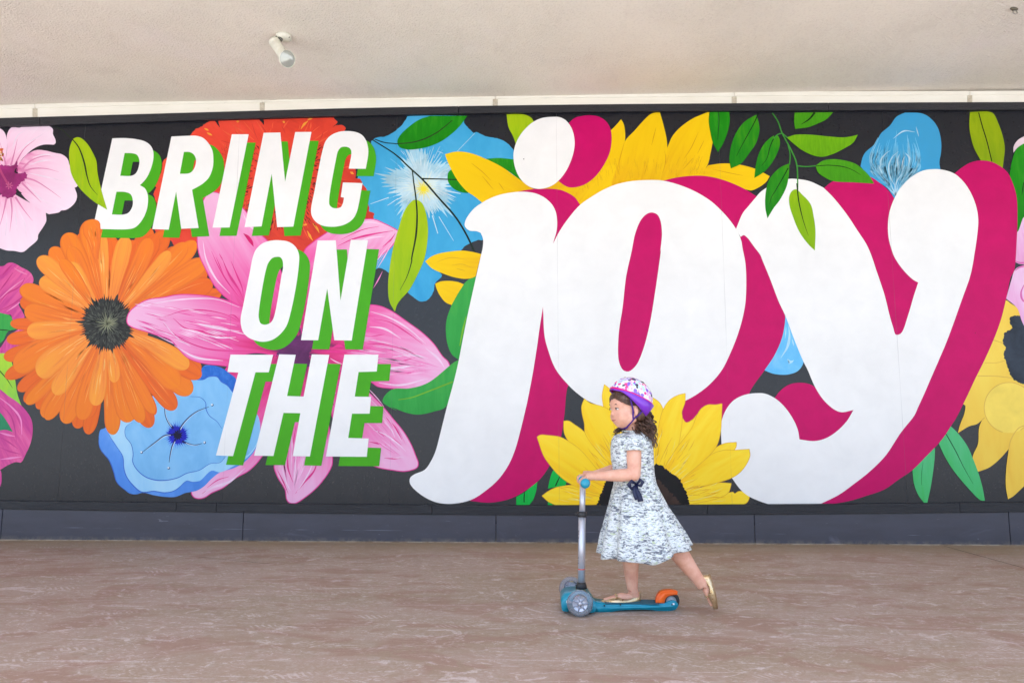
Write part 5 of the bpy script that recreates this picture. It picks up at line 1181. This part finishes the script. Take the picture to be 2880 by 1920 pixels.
tube(bm, [aN, hlN], [.0245, .019], 14); tube(bm, [hlN, hlN.lerp(toeN, .45) + V(-.010, 0, 0), toeN], [.017, .020, .011], 14)
me = bpy.data.meshes.new('tmp'); bm.to_mesh(me); bm.free()
tmp = bpy.data.objects.new('tmp', me); col.objects.link(tmp)
m = tmp.modifiers.new('r', 'REMESH'); m.mode = 'VOXEL'; m.voxel_size = .0026; m.use_smooth_shade = True
m = tmp.modifiers.new('s', 'SMOOTH'); m.factor = .5; m.iterations = 9
dg = bpy.context.evaluated_depsgraph_get(); dg.update()
bme = bpy.data.meshes.new_from_object(tmp.evaluated_get(dg)); bme.name = 'body'
bpy.data.objects.remove(tmp)
bme.materials.clear()
# armpit crease is hidden by the sleeve; the body is one surface
body = link('body', bme, skin, person, True)
# eyes, brows, lips
white = NB('eye_white').set(color=(.72, .70, .68), rough=.25); iris = NB('dark_iris').set(color=(.03, .015, .01), rough=.15)
browm = NB('brow_brown').set(color=(.045, .024, .015), rough=.8); lipm = NB('lip_pink').set(color=lin('b8605c', .85), rough=.4)
for sg in (-1, 1):
    bm = bmesh.new(); ball(bm, hp(.0700, sg * .0275, .0010), (.0090, .0105, .0042), 14, Hrot); e_ = bmobj('eye', bm, white, person, True)
    bm = bmesh.new(); ball(bm, hp(.0755, sg * .0285, .0010), (.0046, .0052, .0040), 12, Hrot); bmobj('iris', bm, iris, e_, True)
    bm = bmesh.new(); tube(bm, [hp(.0745, sg * .0165, .0030), hp(.0800, sg * .0275, .0062), hp(.0680, sg * .0395, .0025)], [.0010, .0015, .0008], 8); bmobj('eyelash', bm, browm, e_, True)
    bm = bmesh.new(); tube(bm, [hp(.0770, sg * .014, .0185), hp(.0785, sg * .028, .0235), hp(.0640, sg * .044, .0180)], [.0016, .0022, .0008], 8); bmobj('eyebrow', bm, browm, person, True)
bm = bmesh.new(); tube(bm, [hp(.0690, .0250, -.0450), hp(.0800, .010, -.0515), hp(.0818, 0, -.0525), hp(.0800, -.010, -.0515), hp(.0690, -.0250, -.0450)], [.0010, .0026, .0028, .0026, .0010], 10); bmobj('mouth', bm, lipm, person, True)

# hair
nb = NB('brown_hair'); p = nb.coord('Object'); nn = nb.noise(nb.mapping(p, (1, 1, .35)), 90, 4, .6)
hairm = nb.set(color=nb.ramp(nn, [(.3, (.030, .014, .009)), (.5, (.085, .042, .026)), (.75, (.18, .095, .058))]), rough=.42, spec=.5)
bm = bmesh.new()
ball(bm, hp(-.018, 0, .042), (.090, .0775, .080), 28, Hrot)
for sg in (-1, 1):
    ball(bm, hp(-.030, sg * .052, -.020), (.038, .024, .042), 16, Hrot)
    ball(bm, hp(.024, sg * .050, .048), (.040, .019, .028), 14, Hrot)
ball(bm, hp(-.060, 0, -.035), (.035, .058, .050), 16, Hrot)
hair = bmobj('hair', bm, hairm, person, True)
rg = random.Random(15); bm = bmesh.new()
def lock(p0, p1, p2, r, curl, turns, seed):
    q = random.Random(seed); ph = q.uniform(0, 6.28); pts_ = []; rd = []
    n = 20
    for i in range(n + 1):
        t = i / n; c = p0 * (1 - t) ** 2 + p1 * 2 * t * (1 - t) + p2 * t * t
        a_ = ph + t * turns * 6.283; k = curl * min(1, t * 2.5)
        pts_.append(c + V(math.cos(a_) * k, math.sin(a_) * k, math.sin(a_ * .7 + ph) * k * .4)); rd.append(r * (1 - .75 * t ** 2))
    tube(bm, pts_, rd, 5)
for k in range(230):
    sgn = rg.uniform(-1, 1)
    p0 = hp(rg.uniform(-.088, -.035), sgn * .062, rg.uniform(-.045, .005))
    end = gpt(rg.uniform(1790, 1846), rg.uniform(1200, 1262), sgn * .095 - .022)
    mid = p0.lerp(end, .5) + V(rg.uniform(.0, .022), rg.uniform(-.012, .012), rg.uniform(-.008, .012))
    lock(p0, mid, end, rg.uniform(.0028, .0052), rg.uniform(.005, .013), rg.uniform(1.2, 3.0), k)
for k in range(26):      # far side, showing under the chin
    p0 = hp(-.030, rg.uniform(.045, .065), rg.uniform(-.04, -.01)); end = gpt(rg.uniform(1722, 1748), rg.uniform(1206, 1232), .085)
    if (rg.random() < .1): continue
    lock(p0, p0.lerp(end, .6) + V(0, .02, -.004), end, .004, .006, 1.5, 300 + k)
for k in range(70):      # in front of the ear and along the forehead
    z0 = rg.uniform(.026, .060); p0 = hp(rg.uniform(.050, .066), -rg.uniform(.000, .03), z0)
    end = hp(rg.uniform(-.005, .022), -.066, rg.uniform(-.018, .018)); lock(p0, hp(.052, -.056, z0 - .012), end, .0030, .0012, .6, 500 + k)
for k in range(110):     # fringe brushed back under the helmet edge
    yy = rg.uniform(-.055, .05); zz = rg.uniform(.046, .070)
    p0 = hp(.072 - abs(yy) * .35, yy, zz); side = -1 if yy < .012 else 1
    end = hp(rg.uniform(-.005, .03), side * .0735, rg.uniform(.010, .036)); lock(p0, hp(.066, side * .062, zz - .022), end, .0030, .0010, .5, 900 + k)
for k in range(12):
    p0 = hp(.010, -.066, rg.uniform(-.02, .01)); lock(p0, hp(.010, -.072, -.045), hp(rg.uniform(-.01, .018), -.062, -.080), .0026, .003, 1.2, 700 + k)
bmobj('curls', bm, hairm, hair, True)['kind'] = 'stuff'

# helmet
hz = Matrix.Rotation(R(180 + 14), 3, 'Z') @ Matrix.Rotation(R(-23), 3, 'Y')
hcn = gpt(1774, 1114, -.002)
def hl(x, y, z): return hcn + hz @ Vector((x, y, z))
nb = NB('helmet_print'); p = nb.coord('Object')
v1 = nb.n('ShaderNodeTexVoronoi'); nb.l(p, v1.inputs['Vector']); v1.inputs['Scale'].default_value = 66
v2 = nb.n('ShaderNodeTexVoronoi'); nb.l(nb.mapping(p, loc=(3, 1, 2)), v2.inputs['Vector']); v2.inputs['Scale'].default_value = 48
sepc = nb.n('ShaderNodeSeparateColor'); nb.l(v1.outputs['Color'], sepc.inputs[0])
dots = nb.rng(v1.outputs['Distance'], .56, .66, 1, 0)
pc = nb.ramp(sepc.outputs[0], [(0, lin('8a63cc')), (.28, lin('c9b2ea')), (.42, lin('f0428a')), (.55, lin('3a3e50')), (.62, lin('b6dcea')), (.8, lin('e6a6d4'))])
nb.t.nodes[-1].color_ramp.interpolation = 'CONSTANT'
c = nb.mix(nb.math('MULTIPLY', dots, nb.math('GREATER_THAN', sepc.outputs[1], .10)), lin('eef0f6', .9), pc)
hprint = nb.set(color=c, rough=.25, coat=.3)
purple = NB('purple_shell').set(color=lin('8438cc', .85), rough=.3, coat=.2); hpink = NB('hot_pink_trim').set(color=lin('ee0e86', .9), rough=.35)
def dome(name, rx, ry, rz, z0, z1, mat, parent, thick=.006, ridge=True):
    bm = bmesh.new(); rings = []; n = 56; m_ = 18
    for j in range(m_ + 1):
        s_ = j / m_; zz = z0 + (z1 - z0) * s_ if z1 < rz * .999 else None
        lo = math.asin(max(-1, min(1, z0 / rz))); hi_ = math.asin(max(-1, min(1, z1 / rz))); f = lo + (hi_ - lo) * s_
        rr = math.cos(f)
        rings.append([])
        for k in range(n):
            t = 2 * math.pi * k / n; x = rx * rr * math.cos(t) * (1.0 if math.cos(t) > 0 else 1.07); y = ry * rr * math.sin(t); z = rz * math.sin(f)
            if ridge and z > 0: g = 1 + .022 * max(0, math.cos(y / ry * 3.2 * math.pi)) * math.sin(f); x *= g; y *= g; z *= g
            rings[-1].append(bm.verts.new(hl(x, y, z)))
    for j in range(m_):
        for k in range(n): bm.faces.new((rings[j][k], rings[j][(k + 1) % n], rings[j + 1][(k + 1) % n], rings[j + 1][k]))
    if z1 >= rz * .999: bmesh.ops.remove_doubles(bm, verts=bm.verts[:], dist=.0004)
    o = bmobj(name, bm, mat, parent, True)
    sm = o.modifiers.new('t', 'SOLIDIFY'); sm.thickness = thick; sm.offset = -1
    return o
helm = dome('helmet', .102, .088, .088, .0, .088, hprint, person)
# hot pink edge
bm = bmesh.new(); pts_ = [hl(.1025 * math.cos(t) * (1 if math.cos(t) > 0 else 1.07), .0885 * math.sin(t), -.001) for t in [k * 2 * math.pi / 60 for k in range(61)]]
tube(bm, pts_, .0050, 8, False); bmobj('pink_trim', bm, hpink, helm, True)
# purple lower shell, deeper at the back
bm = bmesh.new(); n = 60; r1 = []; r2 = []
for k in range(n):
    t = 2 * math.pi * k / n; cx_ = math.cos(t); back = (1 - cx_) / 2; dep = .002 + .068 * max(0, (back - .12) / .88) ** .85; inn = 1 - .02 - .14 * back ** 1.2
    sx_ = (1 if cx_ > 0 else 1.07)
    r1.append(bm.verts.new(hl(.1015 * cx_ * sx_, .0880 * math.sin(t), -.001))); r2.append(bm.verts.new(hl(.1015 * cx_ * sx_ * inn, .0880 * math.sin(t) * inn, -dep)))
for k in range(n): bm.faces.new((r1[k], r1[(k + 1) % n], r2[(k + 1) % n], r2[k]))
o = bmobj('lower_shell', bm, purple, helm, True); sm = o.modifiers.new('t', 'SOLIDIFY'); sm.thickness = .012; sm.offset = -1
# vents
ventm = NB('vent_black').set(color=(.012, .012, .016), rough=.7)
for (az_, el_, ln) in ((-60, 52, .020), (-105, 58, .018), (-20, 56, .018), (-140, 45, .016), (60, 52, .02), (105, 58, .018), (-85, 30, .014)):
    a_, e_ = R(az_), R(el_); c = V(.102 * math.cos(a_) * math.cos(e_) * 1.012, .088 * math.sin(a_) * math.cos(e_) * 1.012, .088 * math.sin(e_) * 1.012)
    nrm_ = Vector((c.x / .104 ** 2, c.y / .09 ** 2, c.z / .094 ** 2)).normalized(); tq = nrm_.to_track_quat('Z', 'X').to_matrix()
    bm = bmesh.new(); ball(bm, hcn + hz @ c, (ln * .5, ln * .22, .004) if False else (.0062, ln * .62, .0034), 12, hz @ tq); bmobj('vent', bm, ventm, helm, True)
# straps
strap = NB('purple_strap').set(color=lin('4a1a86', .8), rough=.7)
for sg in (-1, 1):
    bm = bmesh.new()
    tube(bm, [hl(.035, sg * .082, -.012), hp(.012, sg * .071, -.010), hp(.010, sg * .062, -.055), hp(.030, sg * .030, -.090), hp(.034, 0, -.094)], .0040, 8)
    tube(bm, [hl(-.060, sg * .072, -.030), hp(-.020, sg * .075, -.030), hp(.008, sg * .066, -.050)], .0036, 8)
    bmobj('chin_strap', bm, strap, helm, True)

# dress
nb = NB('speckled_tweed'); p = nb.coord('Object')
mp = nb.mapping(p, (1, 1, 3.4)); w1 = nb.noise(mp, 38, 4, .72, .8); w2 = nb.noise(nb.mapping(p, (1.2, 1.2, 3.6), loc=(4, 2, 1)), 75, 3, .7, .5)
w3 = nb.noise(nb.mapping(p, (1, 1, 2.2), loc=(9, 1, 5)), 42, 2, .6); big_ = nb.noise(p, 14, 2, .5)
c = nb.mix(nb.rng(w2, .49, .60, 0, .85), lin('e9ecea', .93), lin('b2bfc4', .9))
c = nb.mix(nb.rng(w3, .60, .68, 0, .75), c, lin('bccb90', .9))
dkm = nb.rng(nb.math('ADD', w1, nb.math('MULTIPLY', nb.math('SUBTRACT', big_, .5), .22)), .505, .57, 0, .94)
c = nb.mix(nb.math('MULTIPLY', dkm, .86), c, lin('2a3350', .9))
nb.bump(nb.math('ADD', w1, w2), .5, .003)
tweed = nb.set(color=c, rough=.85, spec=.25, sheen=.2)
rows = [(1211, 1752, 1803, .038), (1216, 1738, 1812, .066), (1224, 1727, 1822, .092), (1238, 1720, 1832, .106), (1262, 1718, 1836, .106), (1290, 1719, 1838, .101), (1318, 1724, 1839, .096), (1338, 1727, 1841, .095),
        (1360, 1727, 1846, .103), (1400, 1719, 1862, .122), (1450, 1709, 1886, .146), (1500, 1699, 1911, .166), (1562, 1689, 1938, .184)]
def dress_pt(row, t, fold):
    y, xa, xb, hd_ = row; A = gpt(xa, y); B = gpt(xb, y); c = (A + B) / 2; a_ = (B.x - A.x) / 2
    fr_ = 1 + fold * (.075 * math.sin(t * 9 + 1.0 + math.sin(t * 2) * .8) + .022 * math.sin(t * 17 + 2))
    ct, st2 = math.cos(t), math.sin(t)
    e_ = 2.25
    k_ = (abs(ct) ** e_ + abs(st2) ** e_) ** (-1 / e_)
    z = c.z
    q = Vector((c.x + a_ * ct * k_ * fr_, YC - .004 + hd_ * st2 * k_ * fr_, z))
    return q
bm = bmesh.new(); n = 120; grid = []
for i in range(len(rows) - 1):
    sub = 5
    for s_ in range(sub + (i == len(rows) - 2)):
        u = s_ / sub; r_ = tuple(rows[i][j] * (1 - u) + rows[i + 1][j] * u for j in range(4)); y = r_[0]
        fold = max(0, min(1, (y - 1345) / 170)) + .14
        line_ = []
        for k in range(n):
            t = 2 * math.pi * k / n; q = dress_pt(r_, t, fold)
            if y > 1345:                                        # hem sags at the front, is kicked up at the back
                g = ((y - 1345) / (1562 - 1345)) ** 1.6; ct = math.cos(t)
                q.z += g * (.058 * max(0, ct) ** 1.1 + .006 * max(0, -ct) - .004 + .006 * math.sin(t * 5))
            if y < 1225: q.z -= .012 * max(0, -math.cos(t)) * (1225 - y) / 14
            q.z += .0018 * math.sin(9 * t + y * .1)
            line_.append(bm.verts.new(q))
        grid.append(line_)
for a_, b_ in zip(grid, grid[1:]):
    for k in range(n): bm.faces.new((a_[k], b_[k], b_[(k + 1) % n], a_[(k + 1) % n]))
bmesh.ops.recalc_face_normals(bm, faces=bm.faces)
dress = bmobj('dress', bm, tweed, person, True); sm = dress.modifiers.new('t', 'SOLIDIFY'); sm.thickness = .004; sm.offset = -1
def ring_tape(nm, row, r, mat, z=0):
    bm = bmesh.new(); tube(bm, [dress_pt(row, 2 * math.pi * k / 80, .14) + Vector((0, 0, z)) for k in range(81)], r, 6, False); bmobj(nm, bm, mat, dress, True)
ring_tape('waist_seam', (1341, 1726, 1842, .0965), .0022, tweed)
ring_tape('neck_binding', (1212, 1750, 1804, .041), .0030, tweed)
for sg, sh_, el_ in ((-1, shN, elN), (1, shF, elF)):
    bm = bmesh.new(); d_ = (el_ - sh_).normalized(); p0 = sh_ + V(0, -sg * -.0, .022) - d_ * .004
    top_ = sh_ + V(.004, -sg * .030, .018)
    lathe(bm, [(.001, -.036), (.018, -.034), (.032, -.024), (.041, -.006), (.0455, .012), (.0470, .026), (.0480, .036)], sh_ + V(.002, sg * -.012 if False else 0, 0), d_, 32)
    o = bmobj('sleeve', bm, tweed, dress, True); sm = o.modifiers.new('t', 'SOLIDIFY'); sm.thickness = .004; sm.offset = -1
# navy ribbon at the waist
navy = NB('navy_ribbon').set(color=lin('141c44', .8), rough=.5)
def rib(pts_, wd, nm='bow'):
    bm = bmesh.new(); vs = []
    for i, p_ in enumerate(pts_):
        d_ = (pts_[min(i + 1, len(pts_) - 1)] - pts_[max(i - 1, 0)]).normalized(); s_ = d_.cross(Vector((0, 1, 0))).normalized()
        w_ = wd[i] if isinstance(wd, list) else wd; vs.append((bm.verts.new(p_ + s_ * w_ / 2), bm.verts.new(p_ - s_ * w_ / 2)))
    for a_, b_ in zip(vs, vs[1:]): bm.faces.new((a_[0], b_[0], b_[1], a_[1]))
    return bm
b0 = gpt(1790, 1362, -.118)
for nm, pl_, wd in (('bow_loop', [b0, gpt(1776, 1352, -.135), gpt(1768, 1362, -.138), gpt(1776, 1374, -.130), b0], [.006, .018, .022, .016, .006]), ('bow_loop', [b0, gpt(1802, 1348, -.134), gpt(1808, 1354, -.138), gpt(1802, 1366, -.128), b0], [.006, .016, .018, .014, .006]),
                    ('bow_tail', [b0, gpt(1790, 1378, -.128), gpt(1798, 1394, -.136), gpt(1802, 1410, -.146)], [.010, .020, .022, .026]), ('bow_tail', [b0, gpt(1783, 1376, -.128), gpt(1786, 1392, -.136), gpt(1792, 1404, -.142)], [.010, .016, .018, .020])):
    bm = rib(pl_, wd); o = bmobj(nm, bm, navy, dress, True); sm = o.modifiers.new('t', 'SOLIDIFY'); sm.thickness = .002

# shoes
nb = NB('gold_leather'); nn = nb.noise(nb.coord('Object'), 60, 4, .6)
gold = nb.set(color=nb.ramp(nn, [(.3, lin('c9a878', .9)), (.7, lin('e6cfa8', .95))]), rough=nb.rng(nn, .3, .7, .22, .42), metal=.75)
soles = NB('tan_sole').set(color=lin('b08a62', .7), rough=.6)
lining = NB('shoe_lining').set(color=lin('d9a890', .85), rough=.7)
def shoe(heel, toe, up, label=None):
    ax = (toe - heel); L = ax.length + .034; ax.normalize(); up = (up - ax * up.dot(ax)).normalized(); sd_ = ax.cross(up)
    o0 = heel - ax * .017; bm = bmesh.new(); n = 22; m_ = 18; rg_ = []
    def half(t): return .0085 + .0255 * (math.sin(math.pi * min(1, t * 1.02)) ** .55) * (.80 + .28 * math.sin(math.pi * (t - .1)) + .12 * t)
    def hgt(t): return .044 - .020 * min(1, t / .35) + .006 * math.exp(-((t - .55) / .15) ** 2) - .012 * max(0, (t - .72) / .28)
    for i in range(n + 1):
        t = i / n; w_ = half(t) if 0 < t < 1 else .004; h_ = hgt(t); c = o0 + ax * (L * t); r_ = []
        for k in range(m_ + 1):
            a_ = math.pi * k / m_; cx_ = math.cos(a_); cz = math.sin(a_) ** .7
            r_.append(bm.verts.new(c + sd_ * cx_ * w_ + up * (cz * h_ - .014)))
        rg_.append(r_)
    for i in range(n):
        for k in range(m_):
            t = (i + .5) / n; a_ = (k + .5) / m_
            if .10 < t < .50 and .24 < a_ < .76: continue        # the opening
            bm.faces.new((rg_[i][k], rg_[i + 1][k], rg_[i + 1][k + 1], rg_[i][k + 1]))
    bmesh.ops.recalc_face_normals(bm, faces=bm.faces)
    s = bmobj('shoe', bm, gold, person, True); sm = s.modifiers.new('t', 'SOLIDIFY'); sm.thickness = .002; sm.offset = -1
    bm = bmesh.new(); v0 = []; v1_ = []
    for i in range(n + 1):
        t = i / n; w_ = (half(t) if 0 < t < 1 else .004) + .0015; c = o0 + ax * (L * t)
        v0.append([bm.verts.new(c + sd_ * w_ * q - up * .013) for q in (-1, 1)]); v1_.append([bm.verts.new(c + sd_ * w_ * q - up * .0185) for q in (-1, 1)])
    for i in range(n):
        for A_ in (v0, v1_): bm.faces.new((A_[i][0], A_[i + 1][0], A_[i + 1][1], A_[i][1]))
        for q in (0, 1): bm.faces.new((v0[i][q], v0[i + 1][q], v1_[i + 1][q], v1_[i][q]))
    bm.faces.new((v0[0][0], v0[0][1], v1_[0][1], v1_[0][0])); bm.faces.new((v0[-1][0], v0[-1][1], v1_[-1][1], v1_[-1][0]))
    bmesh.ops.recalc_face_normals(bm, faces=bm.faces); bmobj('sole', bm, soles, s)
    b_ = o0 + ax * L * .60 + up * (hgt(.6) - .010); bm = bmesh.new()
    for sg in (-1, 1): ball(bm, b_ + sd_ * sg * .011, (.006, .011, .006), 12, Matrix((ax, sd_, up)).transposed())
    ball(bm, b_, .0055, 10); bmobj('shoe_bow', bm, gold, s, True)['kind'] = 'stuff'
    return s
shoe(hlF + V(.004, 0, -.002), toeF + V(0, 0, .002), Vector((0, 0, 1)))
shoe(hlN, toeN, Vector((-1, 0, .08)))
